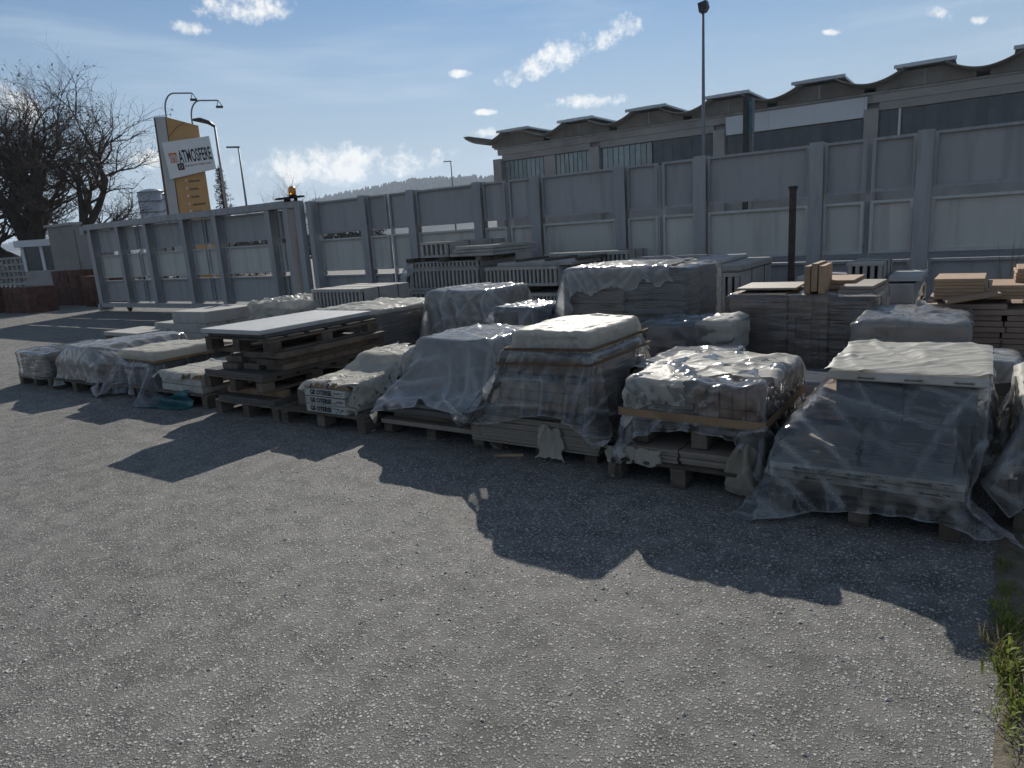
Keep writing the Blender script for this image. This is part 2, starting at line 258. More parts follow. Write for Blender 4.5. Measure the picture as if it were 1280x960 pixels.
def asphalt_mat():
    mt = bpy.data.materials.new('asphalt'); mt.use_nodes = True; N = mt.node_tree.nodes; L = mt.node_tree.links
    b = N['Principled BSDF']; b.inputs['Roughness'].default_value = 0.82; b.inputs['Specular IOR Level'].default_value = 0.35
    tcn = N.new('ShaderNodeTexCoord')
    def vor(s, rnd=1.0):
        v = N.new('ShaderNodeTexVoronoi'); v.inputs['Scale'].default_value = s; v.inputs['Randomness'].default_value = rnd; L.new(tcn.outputs['Object'], v.inputs['Vector']); return v
    def noi(s, d=6, r=0.6):
        v = N.new('ShaderNodeTexNoise'); v.inputs['Scale'].default_value = s; v.inputs['Detail'].default_value = d; v.inputs['Roughness'].default_value = r; L.new(tcn.outputs['Object'], v.inputs['Vector']); return v
    def math_(op, a, c, clamp=False):
        n = N.new('ShaderNodeMath'); n.operation = op; n.use_clamp = clamp
        for i, x in enumerate((a, c)):
            if isinstance(x, (int, float)): n.inputs[i].default_value = x
            else: L.new(x, n.inputs[i])
        return n.outputs[0]
    def rng(x, a, c, lo, hi, smooth=True):
        n = N.new('ShaderNodeMapRange'); n.interpolation_type = 'SMOOTHSTEP' if smooth else 'LINEAR'
        L.new(x, n.inputs['Value']); n.inputs['From Min'].default_value = a; n.inputs['From Max'].default_value = c
        n.inputs['To Min'].default_value = lo; n.inputs['To Max'].default_value = hi; return n.outputs['Result']
    v1 = vor(72); v2 = vor(135); big = noi(0.35, 4); mid = noi(6, 6); fine = noi(400, 3)
    sep = N.new('ShaderNodeSeparateColor'); L.new(v1.outputs['Color'], sep.inputs['Color'])
    sep2 = N.new('ShaderNodeSeparateColor'); L.new(v2.outputs['Color'], sep2.inputs['Color'])
    stone1 = math_('MULTIPLY', rng(v1.outputs['Distance'], 0.30, 0.52, 1, 0), rng(sep.outputs['Red'], 0.45, 0.6, 0, 1))
    stone2 = math_('MULTIPLY', rng(v2.outputs['Distance'], 0.30, 0.55, 1, 0), rng(sep2.outputs['Red'], 0.3, 0.5, 0, 1))
    stone = math_('MAXIMUM', stone1, math_('MULTIPLY', stone2, 0.8))
    # colours
    base = N.new('ShaderNodeMix'); base.data_type = 'RGBA'; base.inputs['A'].default_value = (0.068, 0.066, 0.061, 1); base.inputs['B'].default_value = (0.152, 0.146, 0.135, 1); L.new(rng(mid.outputs['Fac'], 0.3, 0.7, 0, 1), base.inputs['Factor'])
    sc = N.new('ShaderNodeMix'); sc.data_type = 'RGBA'; sc.inputs['A'].default_value = (0.20, 0.193, 0.178, 1); sc.inputs['B'].default_value = (0.50, 0.48, 0.43, 1); L.new(math_('POWER', sep.outputs['Green'], 2.0), sc.inputs['Factor'])
    mx = N.new('ShaderNodeMix'); mx.data_type = 'RGBA'; L.new(stone, mx.inputs['Factor']); L.new(base.outputs['Result'], mx.inputs['A']); L.new(sc.outputs['Result'], mx.inputs['B'])
    bt = N.new('ShaderNodeMix'); bt.data_type = 'RGBA'; bt.blend_type = 'MULTIPLY'; bt.inputs['Factor'].default_value = 1
    L.new(mx.outputs['Result'], bt.inputs['A'])
    cc = N.new('ShaderNodeCombineColor'); tone = math_('MULTIPLY', rng(big.outputs['Fac'], 0.3, 0.7, 0.90, 1.22, False), rng(noi(0.9, 5, 0.7).outputs['Fac'], 0.30, 0.44, 0.86, 1.02))
    for i in range(3): L.new(tone, cc.inputs[i])
    L.new(cc.outputs[0], bt.inputs['B']); L.new(bt.outputs['Result'], b.inputs['Base Color'])
    h = math_('ADD', math_('MULTIPLY', stone1, 1.0), math_('ADD', math_('MULTIPLY', stone2, 0.55), math_('MULTIPLY', fine.outputs['Fac'], 0.25)))
    bp = N.new('ShaderNodeBump'); bp.inputs['Strength'].default_value = 0.9; bp.inputs['Distance'].default_value = 0.005; L.new(h, bp.inputs['Height']); L.new(bp.outputs['Normal'], b.inputs['Normal'])
    return mt
M_ASPHALT = asphalt_mat()

# ------------------------------------------------------------------ geometry helpers
class MB:
    def __init__(s): s.v = []; s.f = []
    def box(s, x0, x1, y0, y1, z0, z1):
        i = len(s.v)
        s.v += [(x0,y0,z0),(x1,y0,z0),(x1,y1,z0),(x0,y1,z0),(x0,y0,z1),(x1,y0,z1),(x1,y1,z1),(x0,y1,z1)]
        s.f += [(i,i+3,i+2,i+1),(i+4,i+5,i+6,i+7),(i,i+1,i+5,i+4),(i+1,i+2,i+6,i+5),(i+2,i+3,i+7,i+6),(i+3,i,i+4,i+7)]
        return s
    def prism(s, pts, y0, y1):
        """outline pts (x,z), anticlockwise seen from -Y, extruded y0..y1"""
        i = len(s.v); n = len(pts)
        s.v += [(x, y0, z) for x, z in pts] + [(x, y1, z) for x, z in pts]
        s.f.append(tuple(range(i, i+n))); s.f.append(tuple(range(i+2*n-1, i+n-1, -1)))
        for k in range(n):
            a, b = i+k, i+(k+1) % n
            s.f.append((b, a, a+n, b+n))
        return s
    def tube(s, pts, rad, sides=8, cap=True):
        pts = [Vector(p) for p in pts]
        if isinstance(rad, (int, float)): rad = [rad]*len(pts)
        i0 = len(s.v); prev = None
        for k, p in enumerate(pts):
            t = (pts[min(k+1, len(pts)-1)] - pts[max(k-1, 0)]).normalized()
            ref = Vector((0, 0, 1)) if abs(t.z) < 0.95 else Vector((1, 0, 0))
            if prev is None: a = t.cross(ref).normalized()
            else: a = (prev - t*prev.dot(t)).normalized()
            prev = a; b = t.cross(a)
            for j in range(sides):
                an = 2*math.pi*j/sides
                s.v.append(tuple(p + (a*math.cos(an) + b*math.sin(an))*rad[k]))
        for k in range(len(pts)-1):
            for j in range(sides):
                a = i0+k*sides+j; b = i0+k*sides+(j+1) % sides
                s.f.append((a, b, b+sides, a+sides))
        if cap:
            s.f.append(tuple(range(i0+sides-1, i0-1, -1))); e = i0+(len(pts)-1)*sides; s.f.append(tuple(range(e, e+sides)))
        return s
    def lathe(s, prof, c=(0, 0), n=20):
        i0 = len(s.v)
        for r, z in prof:
            for j in range(n):
                a = 2*math.pi*j/n; s.v.append((c[0]+r*math.cos(a), c[1]+r*math.sin(a), z))
        for k in range(len(prof)-1):
            for j in range(n):
                a = i0+k*n+j; b = i0+k*n+(j+1) % n
                s.f.append((a, b, b+n, a+n))
        s.f.append(tuple(range(i0+n-1, i0-1, -1))); e = i0+(len(prof)-1)*n; s.f.append(tuple(range(e, e+n)))
        return s
    def mesh(s, name, mt=None, smooth=False):
        me = bpy.data.meshes.new(name); me.from_pydata(s.v, [], s.f); me.update()
        if mt: me.materials.append(mt)
        if smooth: me.polygons.foreach_set('use_smooth', [True]*len(me.polygons))
        return me

def link(name, me, parent=None, loc=(0, 0, 0), rz=0.0, rot=None):
    o = bpy.data.objects.new(name, me); COL.objects.link(o); o.location = loc
    o.rotation_euler = rot if rot else (0, 0, rz)
    if parent: o.parent = parent
    return o
def tag(o, label=None, cat=None, group=None, kind=None):
    if label: o['label'] = label
    if cat: o['category'] = cat
    if group: o['group'] = group
    if kind: o['kind'] = kind
    return o
def thing(name, label, cat, loc=(0, 0, 0), rz=0.0, group=None):
    return tag(link(name, None, None, loc, rz), label, cat, group)
_cache = {}
def boxmesh(dx, dy, dz, mt, bev=0.0):
    """box centred in x,y with base at z 0; shared between alike pieces"""
    key = (round(dx, 3), round(dy, 3), round(dz, 3), mt.name, bev)
    if key not in _cache:
        me = MB().box(-dx/2, dx/2, -dy/2, dy/2, 0, dz).mesh('piece', mt)
        if bev > 0:
            bm = bmesh.new(); bm.from_mesh(me)
            bmesh.ops.bevel(bm, geom=bm.edges[:], offset=min(bev, dx*0.3, dy*0.3, dz*0.3), segments=1, affect='EDGES')
            bm.to_mesh(me); bm.free()
        _cache[key] = me
    return _cache[key]
def piece(name, parent, x0, x1, y0, y1, z0, z1, mt, bev=0.004, rz=0.0):
    return link(name, boxmesh(x1-x0, y1-y0, z1-z0, mt, bev), parent, ((x0+x1)/2, (y0+y1)/2, z0), rz)
def single(name, mb, mt, label, cat, group=None, smooth=False, kind=None):
    """one-mesh thing built in world coordinates, origin moved to its base"""
    V = np.array(mb.v); c = np.array([(V[:, 0].min()+V[:, 0].max())/2, (V[:, 1].min()+V[:, 1].max())/2, V[:, 2].min()])
    mb.v = [tuple(p) for p in V - c]
    return tag(link(name, mb.mesh(name, mt, smooth), None, tuple(c)), label, cat, group, kind)
rnd = random.uniform

# ------------------------------------------------------------------ cloth: a small position-based drape
LAST = {}
def refine(A):
    """doubles a grid along both axes with a Catmull-Rom curve"""
    for ax in (0, 1):
        A = np.moveaxis(A, ax, 0); E_ = np.concatenate([2*A[:1]-A[1:2], A, 2*A[-1:]-A[-2:-1]])
        mid = (-E_[:-3]+9*E_[1:-2]+9*E_[2:-1]-E_[3:])/16
        B = np.empty((2*A.shape[0]-1,)+A.shape[1:], A.dtype); B[0::2] = A; B[1::2] = mid; A = np.moveaxis(B, 0, ax)
    return A
def drape(nx, ny, s, center, rz, boxes, steps=80, iters=8, straps=(), pins=None, seed=1, ground=0.008, drop=0.02, wind=(0, 0, 0), crinkle=0.004, hole=0.0):
    rng = np.random.default_rng(seed)
    gx = (np.arange(nx)-(nx-1)/2)*s; gy = (np.arange(ny)-(ny-1)/2)*s
    X, Y = np.meshgrid(gx, gy, indexing='ij'); c, sn = math.cos(rz), math.sin(rz)
    P = np.stack([center[0]+X*c-Y*sn, center[1]+X*sn+Y*c, np.full_like(X, center[2]+drop)], -1)
    P += rng.normal(0, s*0.04, P.shape)
    # low frequency unevenness so that folds are not symmetric
    ph = rng.uniform(0, 6.28, 6); P[..., 2] += 0.01*np.sin(X*9+ph[0])*np.sin(Y*7+ph[1])
    P = P.astype(np.float32); Q = P.copy(); dt = 1/85; steps = int(steps*1.7); g = (np.array([wind[0], wind[1], -9.8+wind[2]])*dt*dt).astype(np.float32)
    def con(A, B, L, k):
        d = B-A; l = np.sqrt((d*d).sum(-1, keepdims=True))+1e-9
        A_, B_ = A, B
        corr = d*((l-L)/l)*(0.5*k)
        A_ += corr; B_ -= corr
    def conu(A, B, L, k):   # only resists getting shorter (bending)
        d = B-A; l = np.sqrt((d*d).sum(-1, keepdims=True))+1e-9
        corr = d*(np.minimum(l-L, 0)/l)*(0.5*k); A += corr; B -= corr
    sq = s*math.sqrt(2)
    bx = []
    for b in boxes:
        x0, x1, y0, y1, z0, z1 = b[:6]; r = b[6] if len(b) > 6 else 0.0
        bx.append((np.array([(x0+x1)/2, (y0+y1)/2, (z0+z1)/2]), np.array([(x1-x0)/2, (y1-y0)/2, (z1-z0)/2])+0.015, math.cos(r), math.sin(r)))
    def collide(P, Q):
        for cen, h, cr, sr in bx:
            d = P-cen; lx = d[..., 0]*cr+d[..., 1]*sr; ly = -d[..., 0]*sr+d[..., 1]*cr; lz = d[..., 2]
            px = h[0]-abs(lx); py = h[1]-abs(ly); pz = np.where(lz > -h[2]*0.6, h[2]-lz, 1e3)
            ins = (px > 0) & (py > 0) & (lz < h[2]) & (lz > -h[2]-0.02)
            if not ins.any(): continue
            mz = ins & (pz <= px) & (pz <= py); mx = ins & ~mz & (px <= py); my = ins & ~mz & ~mx
            lz = np.where(mz, h[2], lz); lx = np.where(mx, np.sign(lx)*h[0], lx); ly = np.where(my, np.sign(ly)*h[1], ly)
            N_ = np.stack([cen[0]+lx*cr-ly*sr, cen[1]+lx*sr+ly*cr, cen[2]+lz], -1)
            P[ins] = N_[ins]; Q[ins] += (P[ins]-Q[ins])*0.7
        low = P[..., 2] < ground
        P[..., 2][low] = ground; Q[low] += (P[low]-Q[low])*0.8
    pin0 = {k: P[k].copy() for k in (pins or {})}
    for st in range(steps):
        V = (P-Q)*0.985; Q = P.copy()
        last = st > steps-14
        P = P+V*(0.3 if last else 1)+g*(0.15 if last else 1)
        if wind != (0, 0, 0): P += rng.normal(0, 0.0004, P.shape)
        for it in range(iters*3 if last else iters):
            con(P[0:nx-1:2], P[1:nx:2], s, 1); con(P[1:nx-1:2], P[2:nx:2], s, 1)
            con(P[:, 0:ny-1:2], P[:, 1:ny:2], s, 1); con(P[:, 1:ny-1:2], P[:, 2:ny:2], s, 1)
            for o in (0, 1):
                con(P[o:nx-1:2, :-1][:, 0::2], P[o+1:nx:2, 1:][:, 0::2], sq, 0.6); con(P[o:nx-1:2, :-1][:, 1::2], P[o+1:nx:2, 1:][:, 1::2], sq, 0.6)
                con(P[o:nx-1:2, 1:][:, 0::2], P[o+1:nx:2, :-1][:, 0::2], sq, 0.6); con(P[o:nx-1:2, 1:][:, 1::2], P[o+1:nx:2, :-1][:, 1::2], sq, 0.6)
            if it % 3 == 0:
                for o in range(4):
                    a = np.arange(o, nx-2, 4); A = P[a]; B = P[a+2]; conu(A, B, 2*s, 0.35); P[a] = A; P[a+2] = B
                    a = np.arange(o, ny-2, 4); A = P[:, a]; B = P[:, a+2]; conu(A, B, 2*s, 0.35); P[:, a] = A; P[:, a+2] = B
            for (bi, zs, hw) in straps:
                cen, h, cr, sr = bx[bi]; k = min(1.0, max(0.0, (st-steps*0.35)/(steps*0.3)))
                if k > 0:
                    d = P-cen; lx = d[..., 0]*cr+d[..., 1]*sr; ly = -d[..., 0]*sr+d[..., 1]*cr
                    sel = (abs(P[..., 2]-zs) < hw)
                    tx = np.clip(lx, -h[0]-0.004, h[0]+0.004); ty = np.clip(ly, -h[1]-0.004, h[1]+0.004)
                    nx_, ny_ = cen[0]+tx*cr-ty*sr, cen[1]+tx*sr+ty*cr
                    P[..., 0] = np.where(sel, P[..., 0]+(nx_-P[..., 0])*0.5*k, P[..., 0]); P[..., 1] = np.where(sel, P[..., 1]+(ny_-P[..., 1])*0.5*k, P[..., 1])
            for key, tgt in (pins or {}).items():
                k = min(1.0, st/(steps*0.5)); P[key] = pin0[key]*(1-k)+np.array(tgt)*k
            if it % 2 == 1 or it == iters-1: collide(P, Q)
    for k in range(2):       # film does not buckle at the scale of the mesh
        S_ = P.copy(); S_[1:-1, 1:-1] = (P[:-2, 1:-1]+P[2:, 1:-1]+P[1:-1, :-2]+P[1:-1, 2:]+4*P[1:-1, 1:-1])/8; P = S_
    # sharp long fold lines, as stiff film keeps them
    P = refine(P); nx, ny = P.shape[:2]; s = s/2
    U, W_ = np.meshgrid(np.arange(nx)*s, np.arange(ny)*s, indexing='ij')
    tu = np.gradient(P, axis=0); tv = np.gradient(P, axis=1); N_ = np.cross(tu, tv); N_ /= (np.linalg.norm(N_, axis=-1, keepdims=True)+1e-9)
    D_ = np.zeros_like(U); C_ = np.zeros_like(U)
    for k in range(8):
        th = rng.uniform(0, math.pi); fr = rng.uniform(1.6, 6.0); wp = 0.25*np.sin(U*rng.uniform(2, 5)+rng.uniform(0, 6))+0.25*np.sin(W_*rng.uniform(2, 5)+rng.uniform(0, 6))
        tri = abs(((U*math.cos(th)+W_*math.sin(th))*fr+wp) % 1.0-0.5)*2
        mk = 0.5+0.5*np.sin(U*rng.uniform(1.5, 4)+rng.uniform(0, 6))*np.sin(W_*rng.uniform(1.5, 4)+rng.uniform(0, 6))
        D_ += mk*np.maximum(0, tri-0.78)*rng.uniform(0.5, 1.0)*2.6/fr*2.2; C_ = np.maximum(C_, 0.85*np.clip((mk-0.45)*3, 0, 1)*np.clip(1-(1-tri)/(3.8*s*fr), 0, 1))
    C_[0, :] = C_[-1, :] = 0.8; C_[:, 0] = C_[:, -1] = 0.8; LAST['crease'] = C_
    P = P+N_*(D_*crinkle*7.5)[..., None]*np.where(N_[..., 2:3] < 0, -1, 1)
    return P
def grid_mb(P, ragged=0.0, seed=0):
    nx, ny = P.shape[:2]; mb = MB(); mb.v = [tuple(p) for p in P.reshape(-1, 3)]
    rg = np.random.default_rng(seed)
    for i in range(nx-1):
        for j in range(ny-1):
            if ragged > 0:
                e = min(i, j, nx-2-i, ny-2-j)
                if e < ragged*(0.5+mnoise.noise(Vector((i*0.23, j*0.23, seed*3.1)))+0.6*mnoise.noise(Vector((i*0.71, j*0.71, seed*1.7)))): continue
            mb.f.append((i*ny+j, (i+1)*ny+j, (i+1)*ny+j+1, i*ny+j+1))
    return mb
def tear(P, C, amt, seed):
    """pulls the four edges in unevenly: an irregular but continuous torn outline"""
    for ax in (0, 1):
        Pm = np.moveaxis(P, ax, 0); Cm = np.moveaxis(C, ax, 0); n, m_ = Pm.shape[:2]; Q_ = Pm.copy(); D_ = Cm.copy()
        for i in range(n):
            e = [amt*max(0.0, 0.45+mnoise.noise(Vector((i*0.11, seed*2.3+ax*5+k*9, 0)))+0.55*mnoise.noise(Vector((i*0.43, seed*1.3+ax*7+k*3, 4)))) for k in (0, 1)]
            t = (e[0]+(1-e[0]-e[1])*np.linspace(0, 1, m_))*(m_-1); j = np.minimum(t.astype(int), m_-2); f = (t-j)[:, None]
            Q_[i] = Pm[i][j]*(1-f)+Pm[i][j+1]*f; D_[i] = Cm[i][j]*(1-f[:, 0])+Cm[i][j+1]*f[:, 0]
        P = np.moveaxis(Q_, 0, ax); C = np.moveaxis(D_, 0, ax)
    return P, C
def film(name, P, mt, label, cat='plastic film', group=None, ragged=0.0, seed=0, sub=1, cut=None):
    if ragged: P, LAST['crease'] = tear(P, LAST['crease'], min(0.22, 0.05*ragged), seed)
    mb = grid_mb(P)
    if cut: mb.f = [f for f in mb.f if not cut(*(sum(mb.v[i][k] for i in f)/4 for k in range(3)))]
    o = single(name, mb, mt, label, cat, group, smooth=True)
    at_ = o.data.attributes.new('crease', 'FLOAT', 'POINT'); at_.data.foreach_set('value', LAST['crease'].reshape(-1).astype(np.float32))
    bm = bmesh.new(); bm.from_mesh(o.data); bmesh.ops.delete(bm, geom=[v for v in bm.verts if not v.link_faces], context='VERTS'); bm.to_mesh(o.data); bm.free()
    return o
def wrap_shell(x0, x1, y0, y1, z0, z1, amp=0.010, r=0.04, step=0.026, seed=0, lean=0.0, topamp=0.014, taper=0.0, hs=3.0):
    """tight wrap round a stack: walls and closed top, uneven"""
    per = []
    cx, cy_ = (x0+x1)/2, (y0+y1)/2; hx, hy = (x1-x0)/2-r, (y1-y0)/2-r
    corners = [(hx, hy, 0), (-hx, hy, 90), (-hx, -hy, 180), (hx, -hy, 270)]
    raw = []
    for a, b, an in corners:
        for k in range(5):
            t = R(an+k*22.5); raw.append((a+r*math.cos(t), b+r*math.sin(t), math.cos(t), math.sin(t)))
    raw.append(raw[0])
    for k in range(len(raw)-1):
        p, q_ = raw[k], raw[k+1]; d = math.hypot(q_[0]-p[0], q_[1]-p[1]); n = max(1, int(d/step))
        for i in range(n):
            t = i/n; per.append(tuple(p[j]+(q_[j]-p[j])*t for j in range(4)))
    n = len(per); mb = MB(); rows = max(2, int((z1-z0)/step)); so = Vector((seed*7.3, seed*3.7, seed*1.9))
    def disp(p, nx_, ny_): 
        return amp*(mnoise.noise(Vector((p[0]*hs, p[1]*hs, p[2]*12))*1.6+so)*0.9+0.6*mnoise.noise(Vector(p)*14+so)+0.5)
    for k in range(rows+1):
        z = z0+(z1-z0)*k/rows; tp = 1-taper*(k/rows)
        if k == rows: z -= 0.012
        for a, b, nx_, ny_ in per:
            p = (cx+a*tp+lean*(z-z0), cy_+b*tp, z); d = disp(p, nx_, ny_)+0.006
            mb.v.append((p[0]+nx_*d, p[1]+ny_*d, z+(0.4*disp((p[0], p[1], 5), 0, 0) if k == rows else 0)))
    for k in range(rows):
        for j in range(n):
            a = k*n+j; b = k*n+(j+1) % n; mb.f.append((a, b, b+n, a+n))
    base = rows*n; rings = max(3, int(min(hx, hy)/step)); last = base
    for k in range(1, rings+1):
        sc = 1-k/(rings+0.5); st = len(mb.v)
        for a, b, nx_, ny_ in per:
            x, y = cx+a*(1-taper)*sc+lean*(z1-z0), cy_+b*(1-taper)*sc
            zz = z1+0.007+topamp*(mnoise.noise(Vector((x*6, y*6, 3))+so)+0.6*mnoise.noise(Vector((x*17, y*17, 9))+so)+0.4)
            mb.v.append((x, y, zz))
        for j in range(n):
            mb.f.append((last+j, last+(j+1) % n, st+(j+1) % n, st+j))
        last = st
    mb.f.append(tuple(last+j for j in range(n)))
    return mb
def wrap(name, args, mt, label, cat='plastic wrap', group=None, sub=1, **k):
    o = single(name, wrap_shell(*args, **k), mt, label, cat, group, smooth=True)
    return o

# ================================================================== THE SETTING
def sheet(name, x0, x1, y0, y1, z, mt):
    me = bpy.data.meshes.new(name); me.from_pydata([(x0, y0, z), (x1, y0, z), (x1, y1, z), (x0, y1, z)], [], [(0, 1, 2, 3)]); me.materials.append(mt)
    return tag(link(name, me), kind='structure')
sheet('ground', -2500, 2500, -1500, 2500, 0, M_ASPHALT)
sheet('pavement', 0.23, 3.2, -3, 10.6, 0.006, M_CONC)
def soil_joint():
    mb = MB(); n = 60
    for k in range(n+1):
        y = -0.5+11*k/n; a = 0.135+0.045*mnoise.noise(Vector((y*3, 0, 1))); b = 0.25+0.03*mnoise.noise(Vector((y*4, 3, 1)))
        mb.v += [(a, y, 0.004), ((a+b)/2, y, 0.018), (b, y, 0.010)]
    for k in range(n):
        for j in (0, 1):
            i = 3*k+j; mb.f.append((i, i+1, i+4, i+3))
    tag(link('soil_joint', mb.mesh('soil_joint', M_SOIL, True)), kind='structure')
soil_joint()

# ---- fence of steel posts and framed sheet panels
def ibeam(w, d, h, t=0.014):
    return MB().box(-w/2, w/2, -d/2, -d/2+t, 0, h).box(-t/2, t/2, -d/2+t, d/2-t, 0, h).box(-w/2, w/2, d/2-t, d/2, 0, h)
ROWS = [(0.04, 0.905), (1.0, 1.716), (1.835, 2.545)]
_pc = {}
def add_panel(par, x0, x1, z0, z1, y, mt):
    w, h = round(x1-x0, 3), round(z1-z0, 3); key = (w, h, mt.name)
    if key not in _pc:
        mb = MB(); e = 0.038
        mb.box(-w/2+e, w/2-e, 0.004, 0.010, e, h-e)
        fr = MB(); t = 0.045
        fr.box(-w/2, w/2, -t, 0.03, 0, e).box(-w/2, w/2, -t, 0.03, h-e, h).box(-w/2, -w/2+e, -t, 0.03, e, h-e).box(w/2-e, w/2, -t, 0.03, e, h-e)
        _pc[key] = (mb.mesh('panel', mt), fr.mesh('frame', M_FRAME if mt is M_PANELM else M_POST))
    a, b = _pc[key]
    p = link('panel', a, par, ((x0+x1)/2, y, z0)); link('frame', b, p)
fence = thing('steel_panel_fence', 'long grey steel fence of framed sheet panels between upright beams', 'fence', (-4, 11, 0))
post_me = ibeam(0.19, 0.20, 2.57).mesh('post', M_POST)
PX = [-12.75, -11.13, -9.75, -8.07, -6.77, -5.11, -3.75, -2.07, -0.74, 0.94, 2.30, 3.98, 5.3]
for x in PX: link('post', post_me, fence, (x+4, 0, 0))
tube_me = MB().box(-0.03, 0.03, -0.03, 0.03, 0, 2.50).mesh('joint_tube', M_POST)
for k in range(len(PX)-1):
    a, b = PX[k]+4+0.105, PX[k+1]+4-0.105
    for ri, (z0, z1) in enumerate(ROWS):
        mt = M_PANELM if ri == 1 else M_PANEL
        if k % 2 == 0 or k >= 20: spans = [(a, b)]
        else: c = (a+b)/2; spans = [(a, c-0.045), (c+0.045, b)]
        if k % 2 == 1 or True:
            pass
        for (u, v) in spans: add_panel(fence, u, v, z0, z1, 0.02, mt)
    if k % 2 == 1: link('joint_tube', tube_me, fence, ((a+b)/2, 0.075, 0.0))

# ---- sliding gate
gate = thing('sliding_gate', 'grey steel sliding gate with deep uprights, raised on a floor wheel', 'gate', (-18.05, 10.86, 0))
gp_me = ibeam(0.17, 0.28, 2.22, 0.016).mesh('upright', M_POST)
GX = [-22.65, -21.03, -19.51, -17.67, -16.22, -14.10, -13.42]
for x in GX: link('upright', gp_me, gate, (x+18.05, 0, 0.25))
link('top_beam', MB().box(-4.85, 4.72, -0.16, 0.17, 2.47, 2.63).mesh('top_beam', M_POST), gate)
link('bottom_beam', MB().box(-4.6, 4.72, -0.16, 0.17, 0.135, 0.245).mesh('bottom_beam', M_POST), gate)
for k in range(len(GX)-1):
    a, b = GX[k]+18.05+0.10, GX[k+1]+18.05-0.10
    for ri, (z0, z1) in enumerate([(0.30, 0.93), (1.01, 1.69), (1.79, 2.44)]):
        mt = M_PANELM if ri == 1 else M_PANEL
        if k % 2 == 1: c = (a+b)/2; sp = [(a, c-0.04), (c+0.04, b)]
        else: sp = [(a, b)]
        for (u, v) in sp: add_panel(gate, u, v, z0, z1, 0.06, mt)
    if k % 2 == 1: link('joint_tube', MB().box(-0.03, 0.03, -0.03, 0.03, 0.26, 2.46).mesh('joint_tube', M_FRAME), gate, ((a+b)/2, 0.11, 0))
for x in (-21.3, -15.0):
    w = link('wheel', MB().lathe([(0.02, -0.03), (0.11, -0.03), (0.125, -0.02), (0.105, 0), (0.125, 0.02), (0.11, 0.03), (0.02, 0.03)], n=20).mesh('wheel', M_RUST, False), gate, (x+18.05, 0, 0.125), rot=(R(90), 0, 0))
link('end_plate', MB().box(-4.72, -4.61, -0.2, 0.2, 0.02, 0.24).box(-5.05, -4.852, -0.17, 0.18, 2.36, 2.60).box(-4.78, -4.722, -0.12, 0.12, 0.03, 2.3).mesh('end_plate', M_POST), gate)
# gate pillars where it meets the fence
pil = thing('gate_pillar', 'pair of tall square grey pillars where gate meets fence', 'pillar', (-12.87, 10.7, 0))
link('column', MB().box(-0.22, -0.04, 0.02, 0.16, 0, 2.60).mesh('column', M_POST), pil)
link('column', MB().box(0.09, 0.24, 0.10, 0.34, 0, 2.56).mesh('column', M_POST), pil)
link('bracket', MB().box(-0.75, 0.15, -0.05, 0.05, 2.66, 2.70).box(-0.42, -0.36, -0.07, 0.07, 2.601, 2.659).box(-0.12, -0.08, -0.04, 0.04, 2.601, 2.659).mesh('bracket', M_DARK), pil)
bc = thing('warning_beacon', 'amber dome warning beacon on top of the gate pillar', 'beacon', (-13.05, 10.7, 2.701))
link('lens', MB().lathe([(0.075, 0.04), (0.085, 0.10), (0.08, 0.17), (0.055, 0.215), (0.01, 0.23)], n=20).mesh('lens', M_AMBER, True), bc)
link('base', MB().lathe([(0.09, 0), (0.09, 0.035), (0.075, 0.04)], n=20).mesh('base', M_BLACK), bc)

# ---- industrial hall with upturned shell roof
hall = thing('industrial_hall', 'long grey concrete factory hall with scalloped shell roof and rooflights', 'building', (-10, 38, 0))
def hp(name, x0, x1, y0, y1, z0, z1, mt, par=None): return link(name, MB().box(x0+10, x1+10, y0, y1, z0, z1).mesh(name, mt), par or hall)
hp('wall', -26.0, 16, 0.30, 22, 0, 6.70, M_BLDG)
COLX = [-26.2, -19.3, -12.0, -4.85, 2.4, 9.6]
for x in COLX: hp('column', x-0.30, x+0.30, -0.12, 0.299, 0, 6.16 if x > -26 else 6.2, M_BLDG)
for k in range(len(COLX)-1):      # spandrel beams, one per bay, with a joint between boards
    a, b = COLX[k]+0.303, COLX[k+1]-0.303
    hp('spandrel_panel', a, b, 0.05, 0.298, 6.06, 6.42, M_BLDG); hp('spandrel_panel', a-0.3, b+0.3, 0.02, 0.298, 6.43, 6.80, M_BLDG)
    hp('sill', a, b, 0.08, 0.298, 4.55, 4.72, M_BLDG)
for k in range(20): 
    a = -26.4+2.1*k; hp('cornice_block', a+0.01, a+2.09, -0.05, 0.30, 6.802, 6.90, M_PRECAST)
def window(x0, x1, z0, z1, n, mt, y=0.16):
    w = hp('window', x0, x1, y+0.03, y+0.10, z0, z1, M_GLASSD); ww = (x1-x0)/n
    for k in range(n):
        a = x0+k*ww
        link('pane', boxmesh(ww-0.05, 0.03, z1-z0-0.06, mt, 0), w, ((a+ww/2)+10, y+0.012, z0+0.03), rot=(rnd(-0.015, 0.015), 0, rnd(-0.02, 0.02)))
window(-25.7, -22.9, 4.73, 6.04, 9, M_GLASSL); hp('infill_panel', -22.85, -22.05, 0.1, 0.298, 4.73, 6.04, M_BLDG)
window(-22.0, -19.65, 4.73, 6.04, 8, M_GLASSL)
window(-18.9, -15.8, 4.73, 6.04, 9, M_GLASSL); window(-15.75, -12.4, 4.73, 6.04, 6, M_GLASSD)
window(-11.6, -5.2, 4.73, 5.80, 14, M_GLASSD)
for k in range(3):
    a = -11.65+2.16*k; hp('white_sign_panel', a+0.004, a+2.156, -0.06, 0.019, 5.83, 6.73, M_WHITEP)
hp('white_sign_panel', -5.165, -5.05, -0.06, 0.019, 5.83, 6.73, M_WHITEP)
